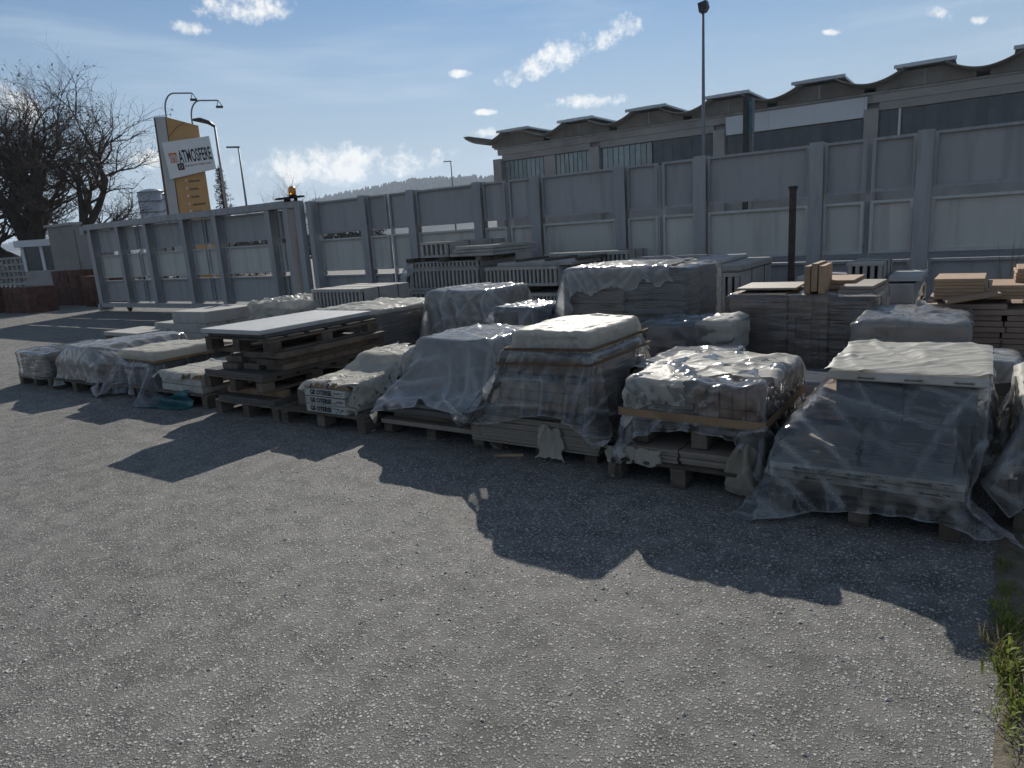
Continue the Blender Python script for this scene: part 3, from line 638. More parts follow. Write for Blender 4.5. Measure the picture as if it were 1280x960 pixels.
window(-4.5, -3.75, 4.73, 6.04, 2, M_GLASSD); window(-3.6, 2.05, 4.73, 6.04, 12, M_GLASSD); window(2.8, 9.2, 4.73, 6.04, 14, M_GLASSD)
hp('downpipe', -3.73, -3.64, 0.0, 0.1, 3.0, 6.04, M_WHITEP)
# roof shells (concave troughs), gable infills and rooflights
VAL = [-26.75+4.36*k for k in range(9)]
def trough(c):
    mb = MB(); n = 18; top = []; bot = []
    for k in range(n+1):
        d = -1.42+2.84*k/n; z = 7.14+0.48*(abs(d)/1.42)**1.9
        top.append((c+d+10, z+0.07)); bot.append((c+d+10, z))
    i = 0
    for y in (-0.75, 22):
        mb.v += [(x, y, z) for x, z in bot] + [(x, y, z) for x, z in top]
    m_ = n+1; o = 2*m_
    for k in range(n):
        mb.f += [(k, k+1, m_+k+1, m_+k), (o+k+1, o+k, o+m_+k, o+m_+k+1), (m_+k, m_+k+1, o+m_+k+1, o+m_+k), (k+1, k, o+k, o+k+1)]
    mb.f += [(0, m_, o+m_, o), (n, o+n, o+m_+n, m_+n)]
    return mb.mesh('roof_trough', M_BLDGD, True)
for c in VAL: link('roof_trough', trough(c), hall)
for k in range(len(VAL)-1):
    a, b = VAL[k], VAL[k+1]; pts = [(a+10+0.25, 6.903), (b+10-0.25, 6.903)]
    for t in range(9): d = -0.25-1.17*t/8; pts.append((b+10+d, 7.11+0.48*(abs(d)/1.42)**1.9))
    for t in range(9): d = 1.42-1.17*t/8; pts.append((a+10+d, 7.11+0.48*(abs(d)/1.42)**1.9))
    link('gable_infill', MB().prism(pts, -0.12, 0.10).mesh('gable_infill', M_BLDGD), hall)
    link('joint_line', MB().box((a+b)/2+10-0.03, (a+b)/2+10+0.03, -0.145, -0.121, 6.92, 7.55).mesh('joint_line', M_BLDG), hall)
    x0, x1 = a+1.15+10, b-1.15+10; xm = (x0+x1)/2
    r = link('rooflight', MB().prism([(x0-0.1, 7.70), (x1+0.1, 7.70), (x1+0.1, 7.80), (xm+0.5, 7.84), (xm-0.5, 7.84), (x0-0.1, 7.80)], -0.55, 22).mesh('rooflight', M_CAP), hall)
    link('rooflight_edge', MB().box(x0-0.16, x1+0.16, -0.62, -0.552, 7.67, 7.82).mesh('rooflight_edge', M_CAP), r)
link('rooflight_edge', MB().box(-28.3+10, -27.9+10, -0.7, 20, 7.72, 7.76).mesh('rooflight_edge', M_BLDG), hall)

# ---- totem sign with board and two swan-neck lamps
def text_mesh(body, size, mt, align='LEFT', sx=1.0, space=1.0, bold=0.0):
    cu = bpy.data.curves.new('lettering', 'FONT'); cu.body = body; cu.size = size; cu.align_x = align; cu.space_character = space
    cu.extrude = 0.004; cu.offset = bold; cu.resolution_u = 3
    o = bpy.data.objects.new('tmp', cu); COL.objects.link(o); bpy.context.view_layer.update()
    me = bpy.data.meshes.new_from_object(o.evaluated_get(bpy.context.evaluated_depsgraph_get()))
    COL.objects.unlink(o); bpy.data.objects.remove(o)
    me.materials.clear(); me.materials.append(mt)
    if sx != 1.0:
        for v in me.vertices: v.co.x *= sx
    return me
SRZ = math.atan2(0.8471, 0.5315)          # totem turned towards the yard
sg = thing('totem_sign', 'tall ochre totem sign with tilted white board reading ATMOSFERE', 'sign', (-31.876, 20.0, 0), SRZ)
link('side_strip', MB().prism([(-1.03, 0), (-0.62, 0), (-0.52, 7.83), (-0.92, 7.80)], -0.30, 0.10).mesh('side_strip', M_SIGNG), sg)
link('edge_strip', MB().prism([(-1.16, 0), (-1.034, 0), (-0.924, 7.80), (-0.99, 7.79)], -0.28, 0.30).mesh('edge_strip', M_OCHRED), sg)
link('main_panel', MB().prism([(-0.61, 0), (0.86, 0), (0.86, 7.44), (-0.51, 7.83)], -0.22, 0.25).mesh('main_panel', M_OCHRE), sg)
link('groove', MB().prism([(-0.613, 0), (-0.575, 0), (-0.475, 7.825), (-0.513, 7.83)], -0.235, -0.221).mesh('groove', M_OCHRED), sg)
link('wire', MB().tube([(-0.47, -0.24, 6.95), (-0.1, -0.24, 7.35), (0.3, -0.24, 7.6)], 0.012, 5).mesh('wire', M_OCHRED), sg)
bd = link('board', MB().prism([(-0.70, 5.03), (1.36, 5.46), (1.25, 6.95), (-0.82, 6.66)], -0.42, -0.301).mesh('board', M_SIGNW), sg)
tilt = 0.125
def on_board(name, me, x, z, rot=tilt, sc=(1, 1, 1)):
    o = link(name, me, bd, (x, -0.426, z), rot=(R(90), -rot, 0)); o.scale = sc; return o
on_board('lettering', text_mesh('ATMOSFERE', 0.80, M_INK, sx=0.325, space=1.03, bold=0.014), -0.16, 5.74)
on_board('emblem', MB().box(-0.17, 0.17, -0.22, 0.22, 0, 0.004).mesh('emblem', M_ORANGE), -0.42, 5.98)
on_board('emblem', MB().box(-0.14, 0.14, -0.15, 0.15, 0, 0.006).mesh('emblem', mat('emblem_brown', (0.06, 0.035, 0.03), 0.6, 0.1)), -0.16, 5.58)
for rr_ in (0.05, 0.10, 0.15):
    pts = [(-rr_, -0.17, 0.006)]+[(-rr_*math.cos(t*math.pi/8), rr_*math.sin(t*math.pi/8), 0.006) for t in range(9)]+[(rr_, -0.17, 0.006)]
    on_board('emblem_line', MB().tube(pts, 0.014, 4).mesh('emblem_line', M_SIGNW), -0.42, 5.96)
on_board('emblem_line', MB().tube([(0.07*math.cos(t*0.6), 0.07*math.sin(t*0.6), 0.008) for t in range(11)], 0.012, 4).mesh('emblem_line', M_SIGNW), -0.16, 5.58)
rs = random.Random(3)
x = 0.0
for k in range(26):        # a second line too small to read
    w = rs.uniform(0.018, 0.034); mt = M_POLE if k < 10 else M_ORANGE
    on_board('small_print', boxmesh(w, rs.choice((0.055, 0.065, 0.075)), 0.004, mt, 0), 0.03+x, 5.60+x*0.125); x += w+0.016+(0.03 if k in (9, 12, 19) else 0)
for i, z in enumerate((4.98, 4.62, 4.26, 3.90, 3.56)):
    link('list_mark', boxmesh(0.06, 0.012, 0.10, M_SIGNW, 0), sg, (-0.05, -0.23, z-0.05))
    x = 0.1
    for k in range((7, 6, 6, 9, 5)[i]):
        w = rs.uniform(0.035, 0.06); link('small_print', boxmesh(w, 0.01, rs.choice((0.08, 0.1)), M_OCHRED, 0), sg, (x, -0.228, z-0.11+x*0.08)); x += w+0.02
for bx_, bz, ex in ((-0.45, 7.75, 1.0), (0.62, 7.45, 1.0)):
    pts = [(bx_, 0.0, bz-0.3), (bx_, -0.02, bz+0.35)]+[(bx_+0.55*(1-math.cos(R(a)))*0.8, -0.05-0.25*R(a), bz+0.35+0.72*math.sin(R(a))) for a in range(15, 91, 15)]+[(bx_+1.25, -0.6, bz+1.06)]
    l = link('swan_neck', MB().tube(pts, 0.035, 8).mesh('swan_neck', M_POLE, True), sg)
    link('floodlight', MB().box(bx_+1.12, bx_+1.42, -0.75, -0.45, bz+0.74, bz+0.80).mesh('floodlight', M_BLACK), l)
    link('floodlight_bracket', MB().tube([(bx_+1.25, -0.6, bz+1.06), (bx_+1.16, -0.6, bz+0.80)], 0.018, 6).tube([(bx_+1.25, -0.6, bz+1.06), (bx_+1.4, -0.6, bz+0.80)], 0.018, 6).mesh('floodlight_bracket', M_BLACK), l)

# ---- lamp posts
def lamp(name, x, y, h, az, label, style, group='lamp posts beyond the fence'):
    t = thing(name, label, 'lamp post', (x, y, 0), az, group)
    link('pole', MB().tube([(0, 0, 0), (0, 0, h*0.5), (0, 0, h)], [0.10, 0.075, 0.05], 10).mesh('pole', M_POLE, True), t)
    if style == 'curve':
        link('lamp_head', MB().tube([(0.02, 0, h-0.05), (-0.25, 0, h+0.16), (-0.62, 0, h+0.27), (-0.98, 0, h+0.28)], [0.06, 0.10, 0.12, 0.05], 8).mesh('lamp_head', M_BLACK, True), t)
    elif style == 'flat':
        link('lamp_head', MB().box(-0.75, 0.08, -0.12, 0.12, h-0.02, h+0.06).mesh('lamp_head', M_BLACK), t)
    else:
        link('lamp_head', MB().prism([(-0.18, h+0.30), (-0.12, h-0.05), (0.10, h-0.05), (0.22, h+0.12), (0.16, h+0.36)], -0.16, 0.16).mesh('lamp_head', M_BLACK), t)
lamp('street_lamp', -32.0, 22.0, 7.65, SRZ, 'street lamp with curved head just right of the totem sign', 'curve')
lamp('street_lamp', -41.4, 30.0, 8.2, SRZ, 'thin street lamp with short flat head, second right of totem sign', 'flat')
lamp('street_lamp', -10.14, 30.0, 9.85, 0, 'very tall thin lamp post standing in front of the hall', 'box')
lamp('street_lamp', -47.4, 60.0, 9.3, 0.6, 'distant small lamp post above the wooded hill', 'flat')
pp = thing('banner_post', 'dark twin post with narrow upright sign before the hall', 'sign', (-8.27, 30, 0))
link('post', MB().box(-0.22, -0.02, -0.08, 0.08, 0, 6.35).mesh('post', M_BLACK), pp)
link('post', MB().box(0.14, 0.20, -0.05, 0.05, 0, 6.25).mesh('post', M_POLE), pp)
link('sign_plate', MB().box(-0.018, 0.138, -0.03, 0.03, 4.9, 6.2).mesh('sign_plate', mat('teal_plate', (0.05, 0.13, 0.15), 0.5, 0.5, 3)), pp)

# ---- silos, far trees, hill, left-hand yard
def silo(x, y, r, h, label):
    t = thing('storage_silo', label, 'silo', (x, y, 0), 0, 'grey silos beyond the gate')
    s_ = link('shell', MB().lathe([(r, 0), (r, h)], n=28).mesh('shell', M_STEEL, True), t)
    for z in np.arange(1.5, h, 1.2): link('band', MB().lathe([(r+0.01, z), (r+0.06, z+0.02), (r+0.06, z+0.12), (r+0.01, z+0.14)], n=28).mesh('band', M_POLE), s_)
    link('roof', MB().lathe([(r+0.08, h), (r*0.4, h+0.35), (0.05, h+0.4)], n=28).mesh('roof', M_STEEL, True), t)
silo(-79.0, 45, 1.5, 8.6, 'grey ribbed silo nearest the bare tree'); silo(-75.6, 45.3, 1.0, 8.1, 'narrower ribbed silo partly behind the totem sign')

def bare_tree(name, loc, height, spread, label, seed, depth=6, trunk_r=0.5, group=None, cat='tree', forks=4, lowfork=0.2, leafy=0.0):
    rg = random.Random(seed); t = thing(name, label, cat, loc, 0, group); big = MB(); tw = MB()
    def grow(p, d, L, r, lev):
        n = 4 if lev < 3 else 3; pts = [p.copy()]; rad = [r]
        for k in range(n):
            j = 0.16+0.05*lev
            d = (d+Vector((rg.uniform(-j, j), rg.uniform(-j, j), rg.uniform(-j, j)+0.05))).normalized()
            p = p+d*(L/n); pts.append(p.copy()); rad.append(r*(1-0.45*(k+1)/n))
        (big if lev < 3 else tw).tube(pts, rad, 8 if lev == 0 else (6 if lev < 3 else 3), cap=False)
        if lev >= depth:
            if leafy > 0:
                for q_ in pts[1:]:
                    if rg.random() < leafy:
                        a = Vector((rg.uniform(-1, 1), rg.uniform(-1, 1), rg.uniform(-1, 1)))*0.11; b = Vector((rg.uniform(-1, 1), rg.uniform(-1, 1), rg.uniform(-1, 1)))*0.11
                        i = len(tw.v); tw.v += [tuple(q_), tuple(q_+a), tuple(q_+b)]; tw.f.append((i, i+1, i+2))
            return
        kids = (forks if lev == 0 else 4) if lev < 2 else rg.choice((3, 4) if lev > 2 else (3, 3, 4))
        for k in range(kids):
            i = rg.randint(1 if lev == 0 else 1, n) if k else n
            if lev == 0: i = rg.randint(max(1, n-2), n)
            q_ = pts[i]; az = rg.uniform(0, 6.283); tilt_ = rg.uniform(0.35, 0.95) if lev else rg.uniform(0.35, 1.15)
            ax = d.orthogonal().normalized(); ax.rotate(Matrix.Rotation(az, 3, d)); nd = d.copy(); nd.rotate(Matrix.Rotation(tilt_, 3, ax))
            nd = (nd+Vector((0, 0, 0.12))).normalized(); nd.x *= spread; nd.y *= spread; nd.normalize()
            grow(q_, nd, L*rg.uniform(0.62, 0.88) if lev else height*rg.uniform(0.30, 0.42), rad[i]*rg.uniform(0.60, 0.86), lev+1)
    grow(Vector((0, 0, -0.1)), Vector((0.02, 0.0, 1)), height*lowfork, trunk_r, 0)
    link('trunk', big.mesh('trunk', M_BARK, True), t); c = link('crown', tw.mesh('crown', M_TWIG), t); tag(c, kind='stuff')
    return t
bare_tree('bare_tree', (-42.8, 17.2, 0), 9.6, 1.40, 'huge bare spreading tree at the left edge of the yard', 11, depth=7, trunk_r=0.95, forks=7, lowfork=0.24, leafy=0.08)
bare_tree('bare_tree', (-48.8, 40, 0), 6.6, 1.0, 'small bare tree rising behind the amber beacon', 5, depth=5, trunk_r=0.14, forks=5, lowfork=0.35)
def conifer(loc, h, label):
    t = thing('conifer_tree', label, 'tree', loc); rg = random.Random(4)
    link('trunk', MB().tube([(0, 0, 0), (0, 0, h)], [0.16, 0.02], 7).mesh('trunk', M_BARK, True), t)
    mb = MB()
    for k in range(95):
        z = h*(0.25+0.73*(k/95)); L = (1-z/h)*1.7*rg.uniform(0.6, 1.15)+0.15; az = k*2.4+rg.uniform(-0.4, 0.4)
        tip = Vector((math.cos(az)*L, math.sin(az)*L, z-0.05*L)); b = Vector((0, 0, z))
        for i in range(26):
            t_ = rg.uniform(0.1, 1); p = b.lerp(tip, t_)+Vector((rg.uniform(-.08, .08), rg.uniform(-.08, .08), rg.uniform(-.12, .03)))
            e = Vector((rg.uniform(-1, 1), rg.uniform(-1, 1), rg.uniform(-1, .3)))*0.16; f = Vector((rg.uniform(-1, 1), rg.uniform(-1, 1), rg.uniform(-.5, .5)))*0.10
            n = len(mb.v); mb.v += [tuple(p), tuple(p+e), tuple(p+f)]; mb.f.append((n, n+1, n+2))
    tag(link('crown', mb.mesh('crown', M_NEEDLE), t), kind='stuff')
conifer((-44.2, 30.2, 0), 7.4, 'thin dark conifer behind the totem sign')

def scrub(name, x0, x1, y, h, n, label, mt, seed, leaf=0.3):
    """a mass of bare thicket: thousands of small faces in an uneven band"""
    rg = np.random.default_rng(seed); X = rg.uniform(x0, x1, n)
    top = h*(0.62+0.38*np.array([mnoise.noise(Vector((x*0.25, seed, 0))) for x in X])+0.15*rg.normal(0, 1, n)*0.5)
    Z = rg.uniform(0, 1, n)**0.8*np.maximum(top, 0.3); Yv = y+rg.normal(0, 0.8, n)
    c = np.stack([X, Yv, Z], -1); A = rg.normal(0, leaf, (n, 3)); B = rg.normal(0, leaf*0.35, (n, 3))
    V = np.concatenate([c, c+A, c+B]); mb = MB(); mb.v = [tuple(v) for v in V]; mb.f = [(i, n+i, 2*n+i) for i in range(n)]
    o = tag(link(name, mb.mesh(name, mt)), label, 'thicket', None, 'stuff'); return o
scrub('thicket', -75, -36, 27, 2.3, 6000, 'dark bare thicket behind the big tree', M_HEDGE, 2)
scrub('thicket', -110, -60, 62, 5.2, 7000, 'far dark tree line behind the silos', M_HEDGE, 5, 0.5)

def hill():
    mb = MB(); nx_ = 170; rows = 5
    for j in range(rows+1):
        t = j/rows
        for i in range(nx_+1):
            x = -2300+2100*i/nx_
            crest = 1.6+0.0*x; rid = 66+26*math.exp(-((x+860)/230)**2)*1.0+6*mnoise.noise(Vector((x*0.006, 0, 2)))+9*math.exp(-((x+640)/120)**2)
            if x > -560: rid *= max(0.15, 1-(x+560)/300)
            z = rid*t**0.8+(3.2*mnoise.noise(Vector((x*0.09, 7, t)))+2.2*abs(mnoise.noise(Vector((x*0.31, 3, 0)))) if j == rows else 0)
            mb.v.append((x, 640+260*t, z))
    for j in range(rows):
        for i in range(nx_): a = j*(nx_+1)+i; mb.f.append((a, a+1, a+nx_+2, a+nx_+1))
    tag(link('hills', mb.mesh('hills', M_HILL)), kind='structure')
    rg = np.random.default_rng(8); n = 9000; pts = []
    base = np.array(mb.v).reshape(rows+1, nx_+1, 3); ii = rg.integers(0, nx_, n); jj = rg.uniform(2.2, rows, n)
    j0 = np.minimum(jj.astype(int), rows-1); f = (jj-j0)[:, None]
    c = base[j0, ii]*(1-f)+base[j0+1, ii]*f; c[:, 0] += rg.uniform(-6, 6, n)
    V = []; F = []
    for k in range(n):
        p = c[k]; r = rg.uniform(2.0, 4.5); h_ = rg.uniform(3, 7.5); i = len(V)
        V += [(p[0]-r, p[1]-1, p[2]-1), (p[0]+r, p[1]-1, p[2]-1), (p[0]+r*0.7, p[1], p[2]+h_*0.7), (p[0], p[1], p[2]+h_), (p[0]-r*0.75, p[1], p[2]+h_*0.6)]; F.append((i, i+1, i+2, i+3, i+4))
    mb2 = MB(); mb2.v = V; mb2.f = F
    tag(link('woodland', mb2.mesh('woodland', M_HILL)), 'distant woodland covering the hill on the horizon', 'woodland', None, 'stuff')
hill()

# left-hand yard: stacks of red bricks, wall, kiosk, precast balustrade stock
def brick_pile(x0, x1, y0, y1, h, label, seed):
    rg = random.Random(seed); t = thing('brick_stack', label, 'bricks', ((x0+x1)/2, (y0+y1)/2, 0), rg.uniform(-.05, .05), 'stacks of dark red bricks by the gate')
    bw, bh = 0.34, 0.21; nx_ = int((x1-x0)/bw); nz = int(h/bh); ny_ = max(1, int((y1-y0)/0.30))
    for k in range(nz):
        for i in range(nx_):
            for j in range(ny_):
                if j and i < nx_-1 and k < nz-1: continue      # hidden inside the stack
                link('brick', boxmesh(bw-0.012, 0.286, bh-0.008, M_REDBRICK, 0.006), t, (-(x1-x0)/2+bw*(i+0.5)+rg.uniform(-.012, .012), -(y1-y0)/2+0.15+0.30*j+rg.uniform(-.015, .015), k*bh))
brick_pile(-29.6, -27.6, 9.2, 10.4, 0.86, 'low stack of dark red bricks at the left photo edge', 1)
brick_pile(-27.5, -25.5, 9.9, 11.0, 0.86, 'dark red brick stack standing in front, nearest the gate end wheel', 2)
brick_pile(-28.8, -26.6, 12.0, 13.0, 1.30, 'taller dark red brick stack behind the front ones', 3)
brick_pile(-25.9, -24.2, 11.7, 12.7, 1.05, 'dark red brick stack touching the end of the gate', 4)
brick_pile(-33.0, -31.0, 10.2, 11.2, 1.05, 'farthest left dark red brick stack under the tree', 5)
wl = thing('concrete_wall', 'tall pinkish grey wall panel at the gate end', 'wall', (-30.6, 13.5, 0))
link('panel', MB().box(-0.9, 1.25, -0.15, 0.15, 0, 2.95).mesh('panel', M_PINKW), wl); link('panel', MB().box(1.26, 3.4, -0.12, 0.15, 0, 2.80).mesh('panel', M_PINKW), wl)
link('coping', MB().box(-1.0, 1.255, -0.22, 0.22, 2.951, 3.05).mesh('coping', M_PRECAST), wl)
kb = thing('kiosk', 'small white framed kiosk with dark windows by the wall', 'kiosk', (-34.6, 14.9, 0), 0.45)
link('base_wall', MB().box(-1.0, 1.0, -0.9, 0.9, 0, 1.25).mesh('base_wall', M_PRECAST), kb)
for x in (-0.93, 0.0, 0.93): link('mullion', MB().box(x-0.07, x+0.07, -0.9, -0.76, 1.252, 2.3).mesh('mullion', M_WHITEP), kb)
for x in (-0.465, 0.465): link('window_pane', MB().box(x-0.39, x+0.39, -0.85, -0.80, 1.27, 2.28).mesh('window_pane', M_GLASSD), kb)
link('back_wall', MB().box(-1.0, 1.0, 0.7, 0.9, 1.252, 2.3).mesh('back_wall', M_WHITEP), kb); link('roof', MB().box(-1.15, 1.15, -1.05, 1.05, 2.302, 2.58).mesh('roof', M_WHITEP), kb)
for q_ in range(3):
    t = thing('precast_fence_rack', ('left', 'middle', 'right')[q_]+'most rack of pale precast balustrade panels under the big tree', 'fence panels', (-42.2+2.9*q_, 15.3+0.3*q_, 0), 0.25, 'racks of precast balustrades')
    for k in range(6):
        z = 0.25+0.32*k; link('rail', MB().box(-1.4, 1.4, -0.10, 0.10, z, z+0.11).mesh('rail', M_PRECAST), t)
        if k < 5:
            for i in range(9): link('baluster', boxmesh(0.13, 0.12, 0.206, M_PRECAST, 0.02), t, (-1.28+0.32*i, 0, z+0.112))
    link('leg', boxmesh(0.14, 0.14, 0.248, M_PRECAST, 0), t, (-1.2, 0, 0)); link('leg', boxmesh(0.14, 0.14, 0.248, M_PRECAST, 0), t, (1.2, 0, 0))

# ================================================================== STACKS ON PALLETS
PAL_GROUP = 'wooden pallets in the yard'
def pallet(label, x0, x1, y0, y1, z0=0.0, rz=0.0, h=0.14, mt=None, boards=6, name='wooden_pallet'):
    mt = mt or M_WOOD; w, d = x1-x0, y1-y0; k = h/0.14
    t = thing(name, label, 'pallet', ((x0+x1)/2, (y0+y1)/2, z0+0.001), rz, PAL_GROUP)
    bw = d/boards*0.80
    for i in range(boards):
        y = -d/2+bw/2+(d-bw)*i/(boards-1)
        link('deck_board', boxmesh(w+0.0, bw, 0.021*k, mt, 0.003), t, (rnd(-.008, .008), y, 0.119*k), rnd(-.012, .012))
    for x in (-w/2+0.05, 0, w/2-0.05):
        link('cross_board', boxmesh(0.098, d, 0.020*k, mt, 0.003), t, (x, 0, 0.098*k))
        link('bottom_board', boxmesh(0.098, d-0.004, 0.019*k, mt, 0.003), t, (x, 0, 0))
        for y in (-d/2+0.072, 0, d/2-0.072):
            link('block', boxmesh(0.096, 0.14, 0.078*k, mt, 0.004), t, (x+rnd(-.004, .004), y, 0.0195*k))
    return t
def tiles(name, label, x0, x1, y0, y1, z0, z1, t, mt, cols=1, rows=1, rz=0.0, jit=0.006, cat='tiles', top=None, group='stacks of tiles and slabs', seed=0):
    """a stack of thin tiles in columns; the layers are too thin to pick apart singly"""
    rg = random.Random(seed+int(x0*100)); th = thing(name, label, cat, ((x0+x1)/2, (y0+y1)/2, z0+0.001), rz, group)
    w, d = (x1-x0)/cols, (y1-y0)/rows; n = max(1, int((z1-z0)/t))
    for i in range(cols):
        for j in range(rows):
            mb = MB(); nn = n-rg.choice((0, 0, 0, 1)) if cols*rows > 1 else n
            for k in range(nn):
                dx, dy = rg.uniform(-jit, jit), rg.uniform(-jit, jit)
                cx, cy_ = (x0-x1)/2+w*(i+0.5)+dx, (y0-y1)/2+d*(j+0.5)+dy
                mb.box(cx-w/2+0.004, cx+w/2-0.004, cy_-d/2+0.004, cy_+d/2-0.004, k*t, k*t+t*0.86)
            tag(link('tile_column', mb.mesh('tile_column', mt), th), kind='stuff')
    if top:
        for i in range(cols):
            for j in range(rows):
                link('top_tile', boxmesh(w-0.008, d-0.008, t*0.9, top, 0.003), th, ((x0-x1)/2+w*(i+0.5), (y0-y1)/2+d*(j+0.5), n*t))
    return th
def slab(name, label, x0, x1, y0, y1, z0, z1, mt, rz=0.0, cat='slab', group='loose slabs and boards', bev=0.004):
    o = link(name, boxmesh(x1-x0, y1-y0, z1-z0-0.001, mt, bev), None, ((x0+x1)/2, (y0+y1)/2, z0+0.001), rz)
    return tag(o, label, cat, group)
def cartons(label, x0, x1, y0, y1, z0, z1, nz, mt, nx=1, ny=1, rz=0.0, group='cartons of tiles', texts=None, cat='cartons', name='carton_stack'):
    t = thing(name, label, cat, ((x0+x1)/2, (y0+y1)/2, z0+0.001), rz, group)
    w, d, h = (x1-x0)/nx, (y1-y0)/ny, (z1-z0)/nz
    for k in range(nz):
        for i in range(nx):
            for j in range(ny):
                link('carton', boxmesh(w-0.008, d-0.008, h-0.004, mt, 0.005), t, ((x0-x1)/2+w*(i+.5)+rnd(-.004, .004), (y0-y1)/2+d*(j+.5)+rnd(-.004, .004), k*h), rnd(-.008, .008))
    return t
def strap(label, x0, x1, y0, y1, z, h=0.02, mt=None, rz=0.0, tilt_=0.0):
    mb = MB(); e = 0.012; cx, cy_ = (x0+x1)/2, (y0+y1)/2; hx, hy = (x1-x0)/2+e, (y1-y0)/2+e; t = 0.003
    n = 12; V = []
    ring = [(hx, hy), (-hx, hy), (-hx, -hy), (hx, -hy)]; pts = []
    for k in range(4):
        a, b = ring[k], ring[(k+1) % 4]
        for i in range(n): s_ = i/n; pts.append((a[0]+(b[0]-a[0])*s_, a[1]+(b[1]-a[1])*s_))
    m_ = len(pts)
    for k, (a, b) in enumerate(pts):
        dz = tilt_*a/hx+0.004*mnoise.noise(Vector((a*9, b*9, z*5)))
        nrm = Vector((a/hx, b/hy, 0)); nrm = nrm*t
        for (oz, oo) in ((0, 0), (h, 0), (h, 1), (0, 1)): mb.v.append((cx+a+nrm.x*oo, cy_+b+nrm.y*oo, z+dz+oz))
    for k in range(m_):
        for j in range(4): a = 4*k+j; b = 4*k+(j+1) % 4; c = 4*((k+1) % m_)+(j+1) % 4; d = 4*((k+1) % m_)+j; mb.f.append((a, b, c, d))
    return single('strap', mb, mt or M_STRAP, label, 'strap', 'straps round the bundles')

# ---------- A: far left end of the front row
pallet('wooden pallet at the far left end of the front row', -10.85, -9.90, 3.88, 4.95)
cartons('greyed cartons in clear wrap on the leftmost front pallet', -10.80, -9.95, 3.92, 4.90, 0.14, 0.43, 3, M_CARDG, 2, 2)
wrap('plastic_wrap', (-10.83, -9.92, 3.89, 4.93, 0.10, 0.445), F_WRAP, 'clear crinkled wrap on the leftmost front bundle', seed=1, amp=0.016)
# ---------- B
pallet('wooden pallet second from the left in the front row', -9.84, -8.72, 3.88, 5.05)
cartons('brown cartons wrapped in film, second bundle from the left', -9.80, -8.76, 3.95, 5.0, 0.14, 0.40, 2, M_CARD, 2, 2)
cartons('long brown carton on top of the second wrapped bundle from left', -9.55, -8.95, 4.0, 5.25, 0.41, 0.54, 1, M_CARD, 1, 2)
P = drape(50, 56, 0.034, (-9.27, 4.55, 0.55), 0.05, [(-9.80, -8.76, 3.95, 5.0, 0.0, 0.40), (-9.55, -8.95, 4.0, 5.25, 0.4, 0.545)], straps=[(0, 0.22, 0.06)], seed=3)
film('plastic_film', P, F_MILKY, 'milky film tied over the long brown carton, second bundle from left')
# ---------- C
pallet('wooden pallet under the grey skirted bundle, third from left', -8.56, -7.62, 3.98, 5.1)
cartons('carton stack inside the grey skirted bundle, third from left', -8.5, -7.7, 4.05, 5.05, 0.14, 0.40, 2, M_CARDG, 2, 2)
cartons('flat brown carton topped by white film, third from left', -8.36, -7.62, 4.06, 4.80, 0.41, 0.52, 1, M_CARD, 1, 1)
slab('slab', 'pale beige slab lying behind the third bundle from left', -8.15, -7.35, 4.9, 5.5, 0.46, 0.53, M_TILEB)
slab('slab', 'dark slab under the pale beige slab, third bundle from left', -8.2, -7.4, 4.9, 5.5, 0.40, 0.455, M_CARDG)
P = drape(52, 50, 0.034, (-8.05, 4.5, 0.42), -0.04, [(-8.5, -7.7, 4.05, 5.05, 0, 0.41)], seed=4, wind=(0.4, -0.5, 0))
film('plastic_film', P, F_GREY, 'grey clear sheet hanging as a skirt on the third bundle from left')
wrap('plastic_wrap', (-8.38, -7.60, 4.04, 4.82, 0.45, 0.535), F_WHITE, 'white film cap on the third bundle from the left', seed=5, amp=0.008, r=0.015)
# ---------- D
pallet('wooden pallet under the teal sheeted bundle', -7.60, -6.60, 3.98, 5.1)
cartons('white stained cartons above the teal sheet, fourth bundle from left', -7.50, -6.72, 4.02, 4.9, 0.14, 0.30, 2, M_BOX, 2, 2)
slab('slab', 'brown board on the white cartons above the teal sheet', -7.5, -6.7, 4.0, 4.9, 0.301, 0.335, M_CARD)
P = drape(30, 36, 0.034, (-7.1, 4.5, 0.36), 0.03, [(-7.5, -6.7, 4.0, 4.9, 0, 0.342)], steps=70, seed=6, crinkle=0.006)
film('plastic_film', P, F_WHITE, 'crumpled white film over the bundle with the teal sheet', ragged=1.5, seed=2)
P = drape(26, 12, 0.034, (-7.25, 3.96, 0.22), 0.1, [(-7.55, -6.7, 4.0, 4.9, 0, 0.16)], steps=70, seed=7, wind=(0, -1.2, 0))
film('teal_sheet', P, F_TEAL, 'torn teal plastic sheet hanging low at the front of a bundle', ragged=1.2, seed=4)
# ---------- E: bare pallets with slabs
ex0, ex1 = -6.40, -5.50
pallet('lowest pallet of the tall bare pallet pile', ex0+0.02, ex1+0.12, 3.93, 5.15, 0, 0.0)
slab('slab', 'dark slab with torn white paper edge low in the pallet pile', ex0+0.1, ex1+0.05, 3.93, 5.1, 0.141, 0.195, M_TILED, 0.02)
for i, y in enumerate((4.05, 4.6, 5.0)): slab('timber_bearer', ('front', 'middle', 'rear')[i]+' timber bearer between the slabs of the pallet pile', ex0+0.1, ex1+0.05, y, y+0.09, 0.196, 0.262, M_WOOD if i else M_WOODN, 0.03, 'timber')
pallet('second pallet up in the tall bare pallet pile', ex0-0.06, ex1+0.0, 3.90, 5.2, 0.263, -0.02)
slab('slab', 'dark weathered slab in the middle of the pallet pile', ex0-0.03, ex1+0.02, 3.9, 5.25, 0.405, 0.455, M_TILED, -0.02)
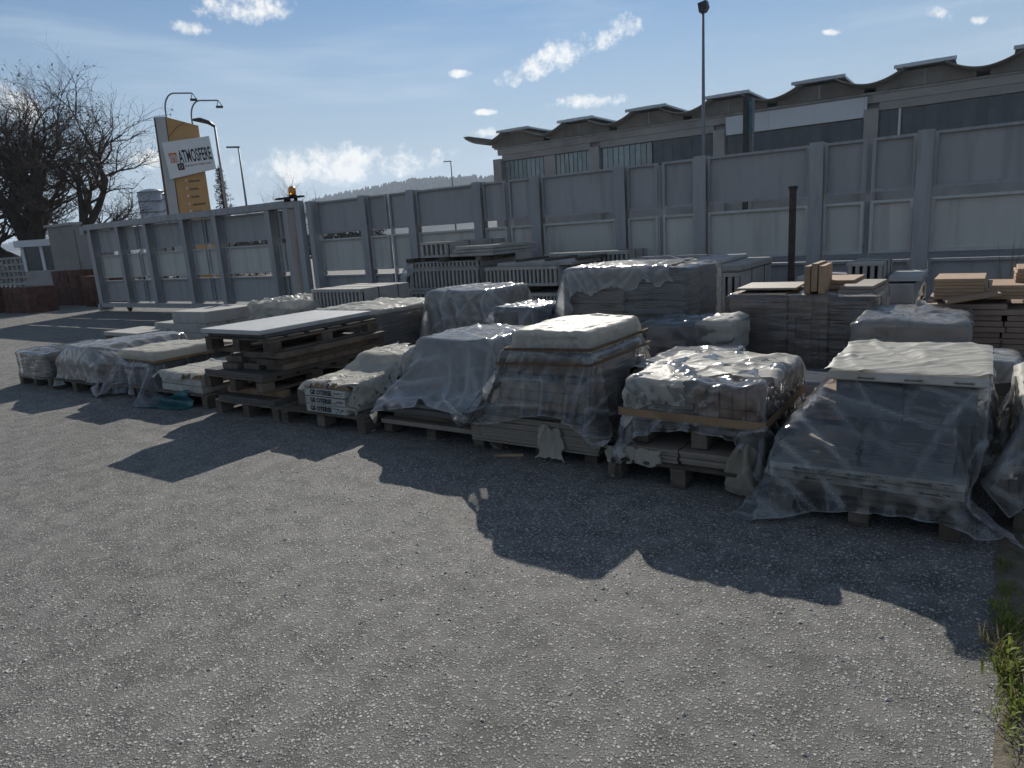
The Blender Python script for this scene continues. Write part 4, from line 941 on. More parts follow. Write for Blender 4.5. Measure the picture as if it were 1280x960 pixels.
for k in range(2):
    for i in range(3):
        slab('plank', ('lower', 'upper')[k]+' layer, '+('left', 'middle', 'right')[i]+' thick plank in the middle of the pallet pile', ex0+0.16+0.28*i, ex0+0.40+0.28*i+0.02*k, 3.98+0.05*((i+k) % 3), 5.36+0.04*i, 0.457+0.063*k, 0.517+0.063*k, M_WOOD, rnd(-.012, .012), 'plank')
slab('board', 'long loose plank between upper pallets of the pile', ex0+0.5, ex1+0.16, 4.0, 5.4, 0.587, 0.64, M_WOOD, 0.02, 'plank')
pallet('topmost pallet of the pile, under the pale slab', ex0, ex1+0.08, 3.94, 5.36, 0.642, 0.015)
slab('slab', 'dark lower slab on the topmost pallet of the pile', ex0+0.02, ex1+0.02, 3.97, 5.36, 0.784, 0.818, M_TILED, 0.015)
slab('slab', 'large pale slab on top of the tall pallet pile', ex0-0.02, ex1+0.0, 3.92, 5.38, 0.819, 0.862, M_SLAB, 0.015)
# ---------- F: printed cartons
pallet('wooden pallet under the cartons printed GEOTERSE', -5.36, -4.27, 3.94, 5.1, 0, 0.01, boards=7)
fb = thing('carton_stack', 'white cartons with black GEOTERSE print on the front pallet', 'cartons', (-4.74, 4.27, 0.142), 0.01, 'cartons of tiles')
for k, (h, mt) in enumerate(((0.075, M_BOX), (0.075, M_BOX), (0.07, M_BOX))):
    z = sum((0.075, 0.075, 0.07)[:k]); c = link('carton', boxmesh(0.52, 0.62, h-0.004, (M_BOX, M_CARDG, M_BOX)[k], 0.005), fb, (rnd(-.006, .006), 0, z), rnd(-.01, .01))
    link('printed_end', boxmesh(0.505, 0.004, h-0.010, M_BOX, 0), fb, (0, -0.3155, z+0.002), rot=(0, 0, 0))
    if k < 3:
        link('lettering', text_mesh('GE OTERSE', 0.058, M_INK, sx=0.95, bold=0.002), fb, (-0.20+0.01*k, -0.3205, z+0.016), rot=(R(90), 0, 0)).scale = (1, 1, 0.3)
        for i in range(9): link('small_print', boxmesh(rnd(.012, .03), 0.002, 0.006, M_INK, 0), fb, (0.11+0.014*i, -0.3195, z+rnd(0.012, 0.05)))
slab('timber_bearer', 'tan timber bearer end beside the printed cartons', -5.28, -5.02, 4.15, 4.27, 0.28, 0.345, M_WOODN, 0.05, 'timber')
cartons('dark carton holding up the bearer beside the printed cartons', -5.30, -5.03, 4.1, 4.8, 0.14, 0.28, 1, M_CARDG)
slab('board', 'rusty brown board across the printed cartons', -5.01, -4.46, 3.96, 4.62, 0.363, 0.395, M_CARD, 0.01, 'board')
cartons('carton hump under film behind the printed cartons', -5.0, -4.40, 4.64, 5.2, 0.14, 0.53, 3, M_CARD)
P = drape(34, 46, 0.032, (-4.72, 4.55, 0.56), 0.0, [(-5.01, -4.46, 3.96, 4.62, 0, 0.40), (-5.0, -4.40, 4.64, 5.2, 0, 0.54)], steps=80, seed=9, crinkle=0.006)
film('plastic_film', P, F_WHITE, 'stained white film over the printed cartons', ragged=2.6, seed=7)
# ---------- G: draped pile
pallet('wooden pallet almost hidden under dark slats, left of the tile stack', -4.16, -3.10, 4.06, 5.2, 0, 0.0, h=0.10)
slab('slab', 'torn dusty slab at the bottom of the draped pile', -4.14, -3.14, 4.02, 5.1, 0.101, 0.14, M_TILEB, 0.01)
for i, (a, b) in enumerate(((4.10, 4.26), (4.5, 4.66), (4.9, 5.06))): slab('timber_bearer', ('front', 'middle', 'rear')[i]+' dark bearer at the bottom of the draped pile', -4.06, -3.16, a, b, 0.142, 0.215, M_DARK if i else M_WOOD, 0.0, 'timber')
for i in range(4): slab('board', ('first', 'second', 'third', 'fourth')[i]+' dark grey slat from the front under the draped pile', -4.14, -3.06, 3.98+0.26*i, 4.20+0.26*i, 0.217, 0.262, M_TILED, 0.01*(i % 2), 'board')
slab('slab', 'grey slab on the slats of the draped pile', -4.1, -3.1, 4.02, 5.1, 0.264, 0.292, M_TILEG, 0.015)
cartons('grey carton pile under the creased sheet, mid front row', -4.02, -3.28, 4.42, 5.25, 0.294, 0.74, 4, M_CARDG, 2, 2)
cartons('lower brown cartons at the left of the creased sheet', -4.32, -4.04, 4.55, 5.2, 0.0, 0.60, 4, M_CARD, 1, 1)
P = drape(70, 62, 0.030, (-3.72, 4.72, 0.76), 0.06, [(-4.02, -3.28, 4.42, 5.25, 0, 0.75), (-4.32, -4.04, 4.55, 5.2, 0, 0.60), (-4.14, -3.06, 4.0, 5.1, 0, 0.30)], steps=95, seed=11, crinkle=0.005)
film('plastic_film', P, F_MILKY, 'large creased translucent sheet over the pile left of the tile stack', seed=8)
# ---------- H: tile stack with straps
pallet('wooden pallet under the long beige tile stack', -3.02, -2.12, 4.05, 5.1, 0, 0.0, h=0.075)
tiles('tile_stack', 'low beige stack of many thin tiles with edges showing', -3.16, -2.08, 4.0, 5.15, 0.078, 0.285, 0.0145, M_TILEB, 1, 1, 0.01, 0.010, seed=2)
slab('slab', 'thick dusty slab on the beige tile stack', -3.05, -2.15, 4.03, 5.1, 0.287, 0.325, M_TILED, -0.01)
for i, y in enumerate((4.12, 4.55, 4.95)): slab('timber_bearer', ('front', 'middle', 'rear')[i]+' pale bearer seen through film above the tile stack', -2.95, -2.2, y, y+0.1, 0.327, 0.40, M_WOODN, 0, 'timber')
cartons('beige cartons seen through film above the tile stack', -2.92, -2.18, 4.08, 5.0, 0.402, 0.55, 2, M_TILEB, 1, 2)
slab('slab', 'dark plate above the film covered cartons', -2.95, -2.17, 4.06, 5.0, 0.551, 0.60, M_TILED, 0.0)
cartons('strapped brown carton layer below the white wrapped top bundle', -2.86, -2.18, 4.10, 4.95, 0.602, 0.745, 2, M_CARDG, 1, 1)
P = drape(74, 66, 0.027, (-2.55, 4.55, 0.76), 0.04, [(-2.92, -2.15, 4.06, 5.0, 0, 0.75), (-3.16, -2.08, 4.0, 5.15, 0, 0.29)], steps=95, straps=[(0, 0.66, 0.05)], seed=12, wind=(-0.3, -2.2, 0.3), pins={(0, 0): (-3.36, 3.92, 0.44), (73, 0): (-1.86, 3.86, 0.33)}, crinkle=0.004)
film('plastic_film', P, F_CLEAR, 'clear sheet flaring out like a skirt over the beige tile stack', seed=9)
P = drape(44, 54, 0.022, (-2.495, 4.535, 0.90), 0.0, [(-2.80, -2.19, 4.12, 4.95, 0.70, 0.895)], steps=75, straps=[(0, 0.785, 0.05)], seed=61, crinkle=0.003)
film('plastic_film', P, F_WHITE, 'creamy white film folded over the strapped top bundle')
tiles('tile_stack', 'pale tiles inside the white wrapped strapped top bundle', -2.80, -2.19, 4.12, 4.95, 0.755, 0.895, 0.02, M_BOX, 1, 1, 0.0, 0.004)
strap('upper brown strap round the white wrapped top bundle', -2.84, -2.15, 4.08, 4.99, 0.775, 0.022, tilt_=0.012)
strap('lower brown strap round the white wrapped top bundle', -2.90, -2.14, 4.05, 5.01, 0.675, 0.020, tilt_=0.012)
P = drape(17, 18, 0.0158, (-2.45, 3.90, 0.27), 0.0, [(-3.16, -2.08, 4.0, 5.15, 0, 0.30)], steps=60, seed=13, pins={(i, 17): (-2.53+0.010*i, 3.975, 0.27) for i in range(17)}, crinkle=0.006)
film('torn_paper', P, F_PAPER, 'torn paper scrap hanging over the beige tile stack edge', 'paper', ragged=2.6, seed=9, sub=0)
slab('timber_bearer', 'splintered stick poking from under the beige tile stack', -2.90, -2.68, 3.93, 3.955, 0.0, 0.02, M_WOODN, 0.5, 'timber')
# ---------- between H and I
pallet('grey pallet standing behind, between tile stack and brick bundle', -2.12, -1.62, 4.5, 5.5, 0.0, 0.0)
for i in range(3): pallet(('lower', 'middle', 'upper')[i]+' pallet of the small pile between the tile stack and brick bundle', -2.06, -1.55, 4.45+0.03*i, 5.5, 0.145+0.145*i, 0.02*(i-1))
P = drape(34, 30, 0.032, (-1.85, 4.95, 0.62), 0.3, [(-2.06, -1.55, 4.48, 5.5, 0, 0.59)], steps=70, seed=14)
film('plastic_film', P, F_MILKY, 'milky film scrap over the small pallet pile by the brick bundle', ragged=1, seed=3)
# ---------- I: brick bundle
pallet('wooden pallet under the white wrapped brick bundle', -1.95, -1.0, 3.86, 5.0, 0, 0.0)
tiles('tile_stack', 'dusty slabs with torn wrap under the brick bundle', -1.93, -1.02, 3.9, 4.95, 0.142, 0.235, 0.022, M_TILEB, 2, 1, 0.0, 0.012, seed=5)
for i, x in enumerate((-1.80, -1.42, -1.12)): slab('timber_bearer', ('left', 'middle', 'right')[i]+' dark bearer under the brick bundle', x, x+0.1, 3.95, 4.9, 0.237, 0.35, M_WOOD, 0, 'timber')
slab('board', 'wooden board carrying the brick bundle', -1.86, -1.02, 3.92, 4.95, 0.352, 0.385, M_WOOD, 0, 'board')
bs = thing('brick_stack', 'pale red bricks showing through torn white wrap', 'bricks', (-1.20, 4.40, 0.387), 0.0, 'bricks in the front row')
for k in range(2):
    for i in range(5):
        for j in range(5): link('brick', boxmesh(0.072, 0.17, 0.118, M_BRICK, 0.004), bs, (-0.155+0.0765*i+rnd(-.002, .002), -0.375+0.18*j, 0.121*k))
tiles('tile_stack', 'bundled pale slabs beside the red bricks', -1.82, -1.40, 3.95, 4.9, 0.387, 0.61, 0.045, M_TILEB, 1, 1, 0, 0.006, seed=8)
P = drape(66, 62, 0.027, (-1.43, 4.46, 0.66), 0.0, [(-1.83, -1.0, 3.93, 4.93, 0, 0.635)], steps=95, straps=[(0, 0.44, 0.045)], seed=15, crinkle=0.006, wind=(0.1, -0.6, 0))
P[..., 2] += 0.018*np.sin(P[..., 0]*17)*np.sin(P[..., 1]*13)*(P[..., 2] > 0.62)
film('plastic_film', P, F_CLEAR, 'bulging clear film over the brick bundle', seed=11)
P = drape(56, 62, 0.022, (-1.43, 4.44, 0.665), 0.0, [(-1.83, -1.0, 3.93, 4.93, 0.3, 0.645)], steps=80, straps=[(0, 0.47, 0.05)], seed=62, crinkle=0.0045)
P[..., 2] += 0.007*np.sin(P[..., 0]*15+1)*np.sin(P[..., 1]*11)*(P[..., 2] > 0.63)
film('plastic_film', P, F_WHITE, 'creamy white film folded over the top and left of the brick bundle', cut=lambda x, y, z: x > -1.42+0.03*math.sin(y*30) and y < 4.13+0.05*math.sin(x*23))
strap('brown strap low round the brick bundle', -1.86, -0.98, 3.91, 4.96, 0.415, 0.05, M_CARD, tilt_=-0.008)
P = drape(30, 9, 0.0158, (-1.80, 3.80, 0.235), 0.0, [(-1.95, -1.0, 3.885, 4.95, 0, 0.235)], steps=60, seed=16, pins={(i, 8): (-1.97+0.0135*i, 3.868, 0.232) for i in range(30)}, crinkle=0.006)
film('torn_paper', P, F_PAPER, 'torn printed paper wrap at the left under the brick bundle', 'paper', ragged=2.6, seed=12, sub=0)
P = drape(15, 15, 0.024, (-1.06, 3.80, 0.34), 0.0, [(-1.93, -1.02, 3.9, 4.95, 0, 0.30)], steps=80, seed=17, pins={(i, 14): (-1.10+0.006*i, 3.875, 0.34-0.001*i) for i in range(15)}, wind=(0.2, -0.3, 0), crinkle=0.005)
film('dirty_sheet', P, F_TAN, 'dirty beige sheet hanging in a point beside the brick bundle', 'plastic film', ragged=1.2, seed=13)
# ---------- J: right bundle with printed bands
pallet('wooden pallet under the large clear wrapped bundle at right', -0.90, 0.0, 3.72, 4.95, 0, 0.0)
cartons('dim cartons low inside the large clear wrapped bundle', -0.88, -0.02, 3.76, 4.9, 0.142, 0.205, 1, M_CARDG, 2, 2)
for nm, z, lab in (('printed_band', 0.206, 'lower'), ('printed_band', 0.252, 'upper')):
    b_ = thing(nm, lab+' cream printed strip round the large clear wrapped bundle', 'edge strip', (-0.45, 4.33, z), 0.0, 'printed strips on the right bundle')
    link('strip', boxmesh(0.90, 1.18, 0.042, M_BOX, 0.003), b_)
    for i, x in enumerate((-0.33, -0.07, 0.20)):
        link('lettering', text_mesh('vibrowedd' if lab == 'upper' else 'vibrowedd', 0.026 if lab == 'upper' else 0.020, M_INK, bold=0.0012), b_, (x+(0.06 if lab == 'lower' else 0), -0.5925, 0.012), rot=(R(90), 0, 0)).scale = (1, 1, 0.2)
        for q_ in range(4): link('small_print', boxmesh(rnd(.01, .03), 0.002, 0.003, M_INK, 0), b_, (x+0.15+0.012*q_, -0.5915, rnd(0.008, 0.03)))
tiles('tile_stack', 'grey tile stack on the left inside the large clear wrapped bundle', -0.86, -0.48, 3.80, 4.85, 0.296, 0.42, 0.0125, M_TILEB, 1, 2, 0, 0.006, seed=11)
tiles('tile_stack', 'taller grey tile stack on the right inside the clear wrapped bundle', -0.46, -0.05, 3.80, 4.85, 0.296, 0.475, 0.0125, M_TILEG, 1, 2, 0, 0.006, seed=12)
tiles('tile_stack', 'beige broken tiles piled at the left under the clear sheet', -0.82, -0.62, 4.2, 4.9, 0.43, 0.52, 0.03, M_BROWN, 1, 2, 0.1, 0.02, seed=13)
cartons('grey crate under the white slab on the large right bundle', -0.64, 0.03, 4.10, 4.92, 0.477, 0.692, 1, M_TILEG, 2, 1)
slab('flat_box', 'white capped flat box on top of the large right bundle', -0.67, 0.06, 4.02, 4.93, 0.705, 0.755, M_BOX, 0, 'box', bev=0.008)
P = drape(36, 44, 0.0218, (-0.305, 4.475, 0.76), 0.0, [(-0.67, 0.06, 4.02, 4.93, 0.5, 0.755)], steps=60, seed=63, crinkle=0.004)
film('plastic_film', P, F_WHITE, 'smooth white film on the flat top box at right')
for i in range(3): link('lettering', text_mesh('vibrowedd', 0.020, M_INK), bpy.data.objects['flat_box'], (-0.22+0.22*i, -0.4585, 0.014), rot=(R(90), 0, 0)).scale = (1, 1, 0.2)
P = drape(60, 70, 0.028, (-0.42, 4.37, 0.70), 0.0, [(-0.67, 0.06, 4.06, 4.93, 0, 0.693), (-0.86, -0.05, 3.80, 4.85, 0, 0.455), (-0.90, 0.0, 3.74, 4.92, 0, 0.296)], steps=110, straps=[(2, 0.23, 0.05)], seed=20, crinkle=0.004, wind=(0.1, -0.5, 0), pins={(59, 0): (0.24, 3.52, 0.10)})
film('plastic_film', P, F_CLEAR, 'large clear sheet draped over the right bundle down to the ground', seed=15)
# ---------- K: cut off by the right edge
pallet('wooden pallet cut off by the right photo edge', 0.20, 1.10, 3.95, 5.1, 0.006, 0.0)
cartons('cartons in wrap cut off by the right photo edge', 0.22, 1.08, 3.98, 5.05, 0.148, 0.62, 3, M_TILEG, 2, 2)
P = drape(52, 54, 0.030, (0.62, 4.5, 0.64), 0.1, [(0.22, 1.08, 3.98, 5.05, 0, 0.63)], steps=90, seed=22, wind=(-0.2, -0.8, 0), ground=0.015)
film('plastic_film', P, F_CLEAR, 'clear sheet over the bundle at the right photo edge', seed=17)
wrap('plastic_wrap', (0.20, 1.10, 4.2, 5.07, 0.52, 0.64), F_WHITE, 'white cap on the bundle at the right photo edge', seed=22, amp=0.012)

# ================================================================== MIDDLE ROW
# slabs at the left
slab('slab', 'single pale slab low behind the leftmost bundles', -12.6, -11.5, 5.9, 6.6, 0.30, 0.36, M_PRECAST)
pallet('wooden pallet under the single pale slab at far left', -12.6, -11.5, 5.9, 6.9, 0.0); pallet('second pallet under the single pale slab at far left', -12.55, -11.55, 5.9, 6.9, 0.145)
pallet('wooden pallet under the two thick white slabs', -11.9, -10.3, 6.45, 7.6, 0.0)
for nm, x0, x1, z0, z1, lab in (('l', -11.95, -10.35, 0.142, 0.30, 'lowest hidden course of thick pale blocks behind the pallet pile'), ('m', -11.95, -10.40, 0.302, 0.455, 'lower thick pale concrete slab, left of two stepped slabs'), ('u', -11.35, -10.40, 0.457, 0.655, 'upper thick pale concrete slab with a tie, on the stepped slabs')):
    slab('concrete_slab', lab, x0, x1, 6.46, 7.5, z0, z1, M_PRECAST, 0.0, 'slab', bev=0.01)
strap('dark tie round the upper stepped pale slab', -11.36, -10.39, 6.85, 6.87, 0.44, 0.012, M_BLACK)
# wrapped mound + slotted precast pieces
pallet('wooden pallet under the crumpled white mound before the gate', -10.0, -8.4, 6.9, 8.1, 0.0)
cartons('cartons in the crumpled white mound before the gate', -9.95, -8.45, 6.95, 8.05, 0.142, 0.70, 3, M_PRECAST, 2, 2)
wrap('plastic_wrap', (-9.98, -8.42, 6.92, 8.08, 0.25, 0.74), F_WHITE, 'crumpled white wrapped mound before the gate', seed=31, amp=0.05, topamp=0.06, r=0.10, taper=0.06)

def precast_unit(name, label, x0, x1, y0, y1, z0, z1, slots, face='front', rz=0.0, group='slotted precast concrete units', mt=None, bar=0.5, ties=True):
    """a hollow precast unit whose end shows upright slots between bars; each bar is a part"""
    mt = mt or M_PRECAST; w, d, h = x1-x0, y1-y0, z1-z0
    t = thing(name, label, 'concrete unit', ((x0+x1)/2, (y0+y1)/2, z0+0.001), rz, group)
    e = min(0.05, h*0.16)
    link('body', boxmesh(w-0.002, d-0.07, h, mt, 0.006), t, (0, 0.035, 0))
    link('bottom_rail', boxmesh(w, 0.066, e, mt, 0.004), t, (0, -d/2+0.034, 0)); link('top_rail', boxmesh(w, 0.066, e, mt, 0.004), t, (0, -d/2+0.034, h-e))
    link('slot_shade', boxmesh(w-0.03, 0.01, h-2*e-0.004, M_DARK, 0), t, (0, -d/2+0.063, e+0.002))  # near-black sheet paints the shade inside the slots; the body behind is solid
    st = w/slots
    for k in range(slots): link('bar', boxmesh(st*bar, 0.054, h-2*e-0.002, mt, 0.003), t, (-w/2+st*(k+0.5), -d/2+0.029, e+0.001))
    if ties:
        mb = MB()
        for y in (-d*0.15, d*0.25): mb.box(-w/2-0.006, w/2+0.006, y-0.006, y+0.006, h, h+0.004); mb.box(w/2, w/2+0.005, y-0.006, y+0.006, 0, h-0.001)
        link('tie_wire', mb.mesh('tie_wire', M_BLACK), t)
    return t
pallet('wooden pallet under the slotted unit behind the white mound', -8.7, -7.5, 7.15, 8.3, 0.0)
cartons('plain concrete course under the slotted unit behind the mound', -8.65, -7.55, 7.2, 8.25, 0.142, 0.60, 2, M_PRECAST, 2, 1)
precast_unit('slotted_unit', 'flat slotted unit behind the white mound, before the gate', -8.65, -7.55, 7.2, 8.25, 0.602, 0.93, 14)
# M4 grey wrapped stack
pallet('wooden pallet under the grey film wrapped tile stack behind the pallet pile', -6.7, -5.6, 5.55, 6.8)
tiles('tile_stack', 'grey tile stack in tight film behind the pallet pile', -6.65, -5.65, 5.6, 6.75, 0.142, 0.80, 0.022, M_TILEG, 2, 2, 0, 0.012, seed=21)
wrap('plastic_wrap', (-6.68, -5.62, 5.57, 6.78, 0.12, 0.825), F_WRAP, 'tight ribbed film on the grey stack behind the pallet pile', seed=33, amp=0.016, topamp=0.012)
wrap('plastic_wrap', (-6.69, -5.61, 5.56, 6.79, 0.79, 0.835), F_WHITE, 'torn white film top on the grey stack behind the pallet pile', seed=34, amp=0.012, topamp=0.018)
# M5 draped stack
pallet('wooden pallet under the tented clear sheet', -5.55, -4.5, 6.1, 7.2)
cartons('cartons under the tented clear sheet in the middle row', -5.4, -4.55, 6.15, 7.1, 0.142, 0.98, 4, M_CARDG, 2, 2)
P = drape(62, 60, 0.034, (-4.95, 6.6, 1.0), 0.15, [(-5.4, -4.55, 6.15, 7.1, 0, 0.985)], steps=90, seed=35, wind=(0.9, -0.3, 0), pins={(61, 0): (-3.95, 5.95, 0.62)})
film('plastic_film', P, F_MILKY, 'tented glossy clear sheet in the middle row left of the big bundle')
# M6 bluish bag
P = drape(34, 34, 0.034, (-3.95, 6.2, 0.86), 0.5, [(-4.25, -3.75, 5.9, 6.5, 0, 0.83)], steps=70, seed=36)
cartons('low grey cartons under the bluish film beside the big bundle', -4.25, -3.75, 5.9, 6.5, 0.0, 0.82, 4, M_TILEG)
film('plastic_film', P, F_GREY, 'bluish grey crumpled film left of the big wrapped bundle')
# M7 big wrapped bundle
pallet('wooden pallet under the tallest stretch wrapped bundle', -3.66, -2.28, 6.3, 7.4)
tiles('tile_stack', 'left tile columns of the tallest stretch wrapped bundle', -3.60, -2.96, 6.35, 7.35, 0.142, 1.13, 0.024, M_TILEB, 1, 2, 0, 0.012, seed=23)
tiles('tile_stack', 'right tile columns of the tallest stretch wrapped bundle', -2.95, -2.34, 6.38, 7.35, 0.142, 1.15, 0.024, M_TILEG, 1, 2, 0, 0.012, seed=24)
wrap('plastic_wrap', (-3.63, -2.30, 6.32, 7.38, 0.10, 1.175), F_WRAP, 'tight shiny wrap on the tallest bundle of the middle row', seed=37, amp=0.014, topamp=0.014, r=0.03)
P = drape(58, 50, 0.034, (-3.25, 6.85, 1.2), 0.1, [(-3.63, -2.30, 6.32, 7.38, 0, 1.19)], steps=90, seed=38, wind=(-0.8, 0, 0))
film('plastic_film', P, F_MILKY, 'loose creased sheet over the left end of the tallest wrapped bundle', ragged=1, seed=4)
# M8
pallet('wooden pallet under the white bag before the tallest bundle', -2.5, -1.7, 5.65, 6.25)
cartons('cartons in the white bag before the tallest wrapped bundle', -2.45, -1.75, 5.68, 6.2, 0.142, 0.72, 3, M_TILEG)
wrap('plastic_wrap', (-2.49, -1.71, 5.64, 6.24, 0.15, 0.75), F_GREY, 'grey blue film bag before the tallest wrapped bundle', seed=39, amp=0.025, topamp=0.03, r=0.07)
wrap('plastic_wrap', (-1.98, -1.70, 5.63, 6.25, 0.50, 0.765), F_WHITE, 'white bulging corner on the bag before the tallest bundle', seed=40, amp=0.02, topamp=0.02, r=0.07)
# M9 brown tile stack
pallet('wooden pallet under the brown tile stack with slabs on top', -1.98, -0.70, 6.4, 7.4)
tiles('tile_stack', 'left brown tile column under scalloped film', -1.93, -1.42, 6.42, 7.3, 0.142, 0.93, 0.026, M_BROWND, 1, 2, 0, 0.010, seed=25)
tiles('tile_stack', 'right brown tile column under scalloped film', -1.08, -0.76, 6.44, 7.3, 0.142, 0.86, 0.026, M_BROWND, 1, 2, 0, 0.010, seed=26)
ut = thing('upright_tiles', 'row of brown tiles standing on edge between two stacks', 'tiles', (-1.25, 6.8, 0.143), 0, 'stacks of tiles and slabs')
for k in range(4):
    for i in range(5): link('tile', boxmesh(0.062, 0.5, 0.19, M_BROWN if k == 3 else M_BROWND, 0.003), ut, (-0.13+0.065*i+rnd(-.003, .003), -0.12, 0.192*k))
for i in range(3): link('tile', boxmesh(0.05, 0.42, 0.24, M_BROWN, 0.003), ut, (-0.02+0.055*i, -0.12, 0.77+0.02*(i == 1)), rnd(-.05, .05))
wrap('plastic_wrap', (-1.96, -0.72, 6.39, 7.34, 0.12, 0.90), F_WRAP, 'tight clear wrap on the brown tile stack with upright tiles', seed=41, amp=0.016, topamp=0.02, r=0.03)
sp = [(-1.90, -1.38, 6.5, 7.1, 0.945, 0.965), (-1.28, -0.92, 6.75, 7.35, 0.92, 0.96), (-1.30, -0.94, 6.8, 7.4, 0.962, 1.0), (-0.98, -0.72, 6.5, 7.2, 0.905, 0.94), (-1.0, -0.74, 6.52, 7.2, 0.942, 0.972)]
for i, (a, b, c, d, e, f) in enumerate(sp): slab('loose_tile', ('pale tile lying on the left brown stack', 'lower brown slab leaning behind the upright tiles', 'upper brown slab behind the upright tiles', 'lower beige tile at the right of the brown stack', 'upper beige tile at the right of the brown stack')[i], a, b, c, d, e, f, M_TILEB if i in (0, 3, 4) else M_BROWN, rnd(-.08, .08), 'tile')
# M10
pallet('wooden pallet under the film covered bundle behind the right bundle', -0.80, -0.05, 5.72, 6.7)
cartons('cartons of the film covered bundle behind the right bundle', -0.77, -0.08, 5.75, 6.65, 0.142, 0.66, 3, M_TILEG, 2, 1)
cartons('brown carton layer on the bundle behind the right bundle', -0.77, -0.08, 5.75, 6.65, 0.662, 0.74, 1, M_CARD, 2, 1)
wrap('plastic_wrap', (-0.80, -0.05, 5.72, 6.68, 0.60, 0.775), F_MILKY, 'crinkled film cap on the bundle behind the right bundle', seed=42, amp=0.012, topamp=0.03, r=0.03)
# M11
pallet('wooden pallet under the dark slab stack at the right edge', -0.42, 0.75, 6.55, 7.6)
tiles('tile_stack', 'dark slab stack with zigzag edges at the right edge', -0.40, 0.72, 6.6, 7.5, 0.142, 0.84, 0.045, M_BROWND, 2, 1, 0, 0.02, seed=27)
for q_, (x0, x1, nz, zb, lab) in enumerate(((-0.33, 0.02, 6, 0.845, 'tall pile of brown tiles at the right edge'), (0.04, 0.30, 4, 0.845, 'shorter pile of brown tiles in torn wrap at the right edge'), (0.22, 0.62, 8, 0.845, 'brown tile pile cut off by the right edge'))):
    t = thing('tile_pile', lab, 'tiles', ((x0+x1)/2, 6.95, zb), 0, 'stacks of tiles and slabs')
    for k in range(nz): link('tile', boxmesh(x1-x0, 0.55, 0.026, M_BROWN, 0.003), t, (rnd(-.01, .01), (0.22 if q_ == 2 else 0)+rnd(-.01, .01), 0.0275*k), rnd(-.02, .02))
o = slab('loose_tile', 'brown tile leaning askew on the dark slab stack', -0.25, 0.12, 6.5, 6.7, 0.86, 0.885, M_BROWN, 0.25, 'tile'); o.rotation_euler = (0.05, -0.16, 0.2)
P = drape(30, 34, 0.03, (-0.45, 6.9, 1.02), 0.1, [(-0.40, 0.0, 6.65, 7.4, 0, 1.0)], steps=70, seed=43, wind=(-0.5, 0, 0))
film('plastic_film', P, F_MILKY, 'torn film flap beside the tall pile of brown tiles', ragged=1.5, seed=6)
# ground sheets and scraps
P = drape(40, 30, 0.036, (-0.95, 5.45, 0.42), 0.2, [(-1.2, -0.75, 5.2, 5.7, 0, 0.40)], steps=60, seed=44)
cartons('grey boxes under the dusky sheet between brick and right bundles', -1.2, -0.75, 5.2, 5.7, 0, 0.39, 2, M_TILEG)
film('plastic_film', P, F_GREY, 'dusky blue sheet between the brick bundle and right bundle')
P = drape(28, 28, 0.03, (0.10, 5.5, 0.62), 0.2, [(-0.05, 0.22, 5.25, 5.7, 0, 0.60)], steps=60, seed=45)
cartons('small carton pillar right behind the right bundle', -0.05, 0.22, 5.25, 5.7, 0, 0.59, 3, M_TILEG)
film('plastic_film', P, F_MILKY, 'white film bag just behind the right bundle')

# ================================================================== BACK ROW BY THE FENCE
def bearers(x0, x1, y, z0, z1, lab):
    for i, x in enumerate((x0, (x0+x1)/2-0.05, x1-0.1)): slab('timber_bearer', ('left', 'middle', 'right')[i]+' timber bearer '+lab, x, x+0.1, y, y+1.0, z0, z1, M_WOOD, 0, 'timber')
# N1
pallet('wooden pallet under the tall slotted stack by the fence', -8.2, -6.6, 8.9, 10.0)
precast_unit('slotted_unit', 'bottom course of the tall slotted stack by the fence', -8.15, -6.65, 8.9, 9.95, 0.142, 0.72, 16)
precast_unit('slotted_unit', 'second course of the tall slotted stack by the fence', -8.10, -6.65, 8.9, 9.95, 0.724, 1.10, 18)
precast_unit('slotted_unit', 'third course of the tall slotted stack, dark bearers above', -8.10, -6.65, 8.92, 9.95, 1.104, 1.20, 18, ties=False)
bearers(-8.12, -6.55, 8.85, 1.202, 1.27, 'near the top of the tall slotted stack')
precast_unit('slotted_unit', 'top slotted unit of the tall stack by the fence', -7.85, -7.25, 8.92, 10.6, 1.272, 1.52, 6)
for i in range(3): slab('precast_lintel', ('lowest', 'middle', 'topmost')[i]+' precast lintel beside the top slotted unit', -7.2+0.05*i, -6.35, 8.9, 10.2, 1.272+0.055*i, 1.322+0.055*i, M_PRECAST, 0.02*i, 'lintel')
P = drape(20, 30, 0.04, (-8.15, 9.3, 1.22), 0, [(-8.15, -6.65, 8.9, 9.95, 0, 1.2)], steps=60, seed=46)
film('plastic_film', P, F_MILKY, 'film flap hanging at the left of the tall slotted stack', ragged=1, seed=2)
# N2
pallet('wooden pallet under the wide slotted stack by the fence', -6.4, -4.9, 8.7, 9.8)
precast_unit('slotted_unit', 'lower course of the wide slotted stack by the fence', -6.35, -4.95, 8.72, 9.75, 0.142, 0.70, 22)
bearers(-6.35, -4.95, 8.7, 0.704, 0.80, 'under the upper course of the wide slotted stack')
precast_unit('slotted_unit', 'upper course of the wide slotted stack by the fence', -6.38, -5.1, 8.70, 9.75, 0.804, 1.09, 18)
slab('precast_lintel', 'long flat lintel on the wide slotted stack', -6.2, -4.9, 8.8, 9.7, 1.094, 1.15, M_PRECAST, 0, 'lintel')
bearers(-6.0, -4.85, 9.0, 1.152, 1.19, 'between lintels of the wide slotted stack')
precast_unit('slotted_unit', 'rear slotted unit rising behind the wide slotted stack', -6.0, -4.5, 9.85, 10.6, 0.0, 1.22, 20)
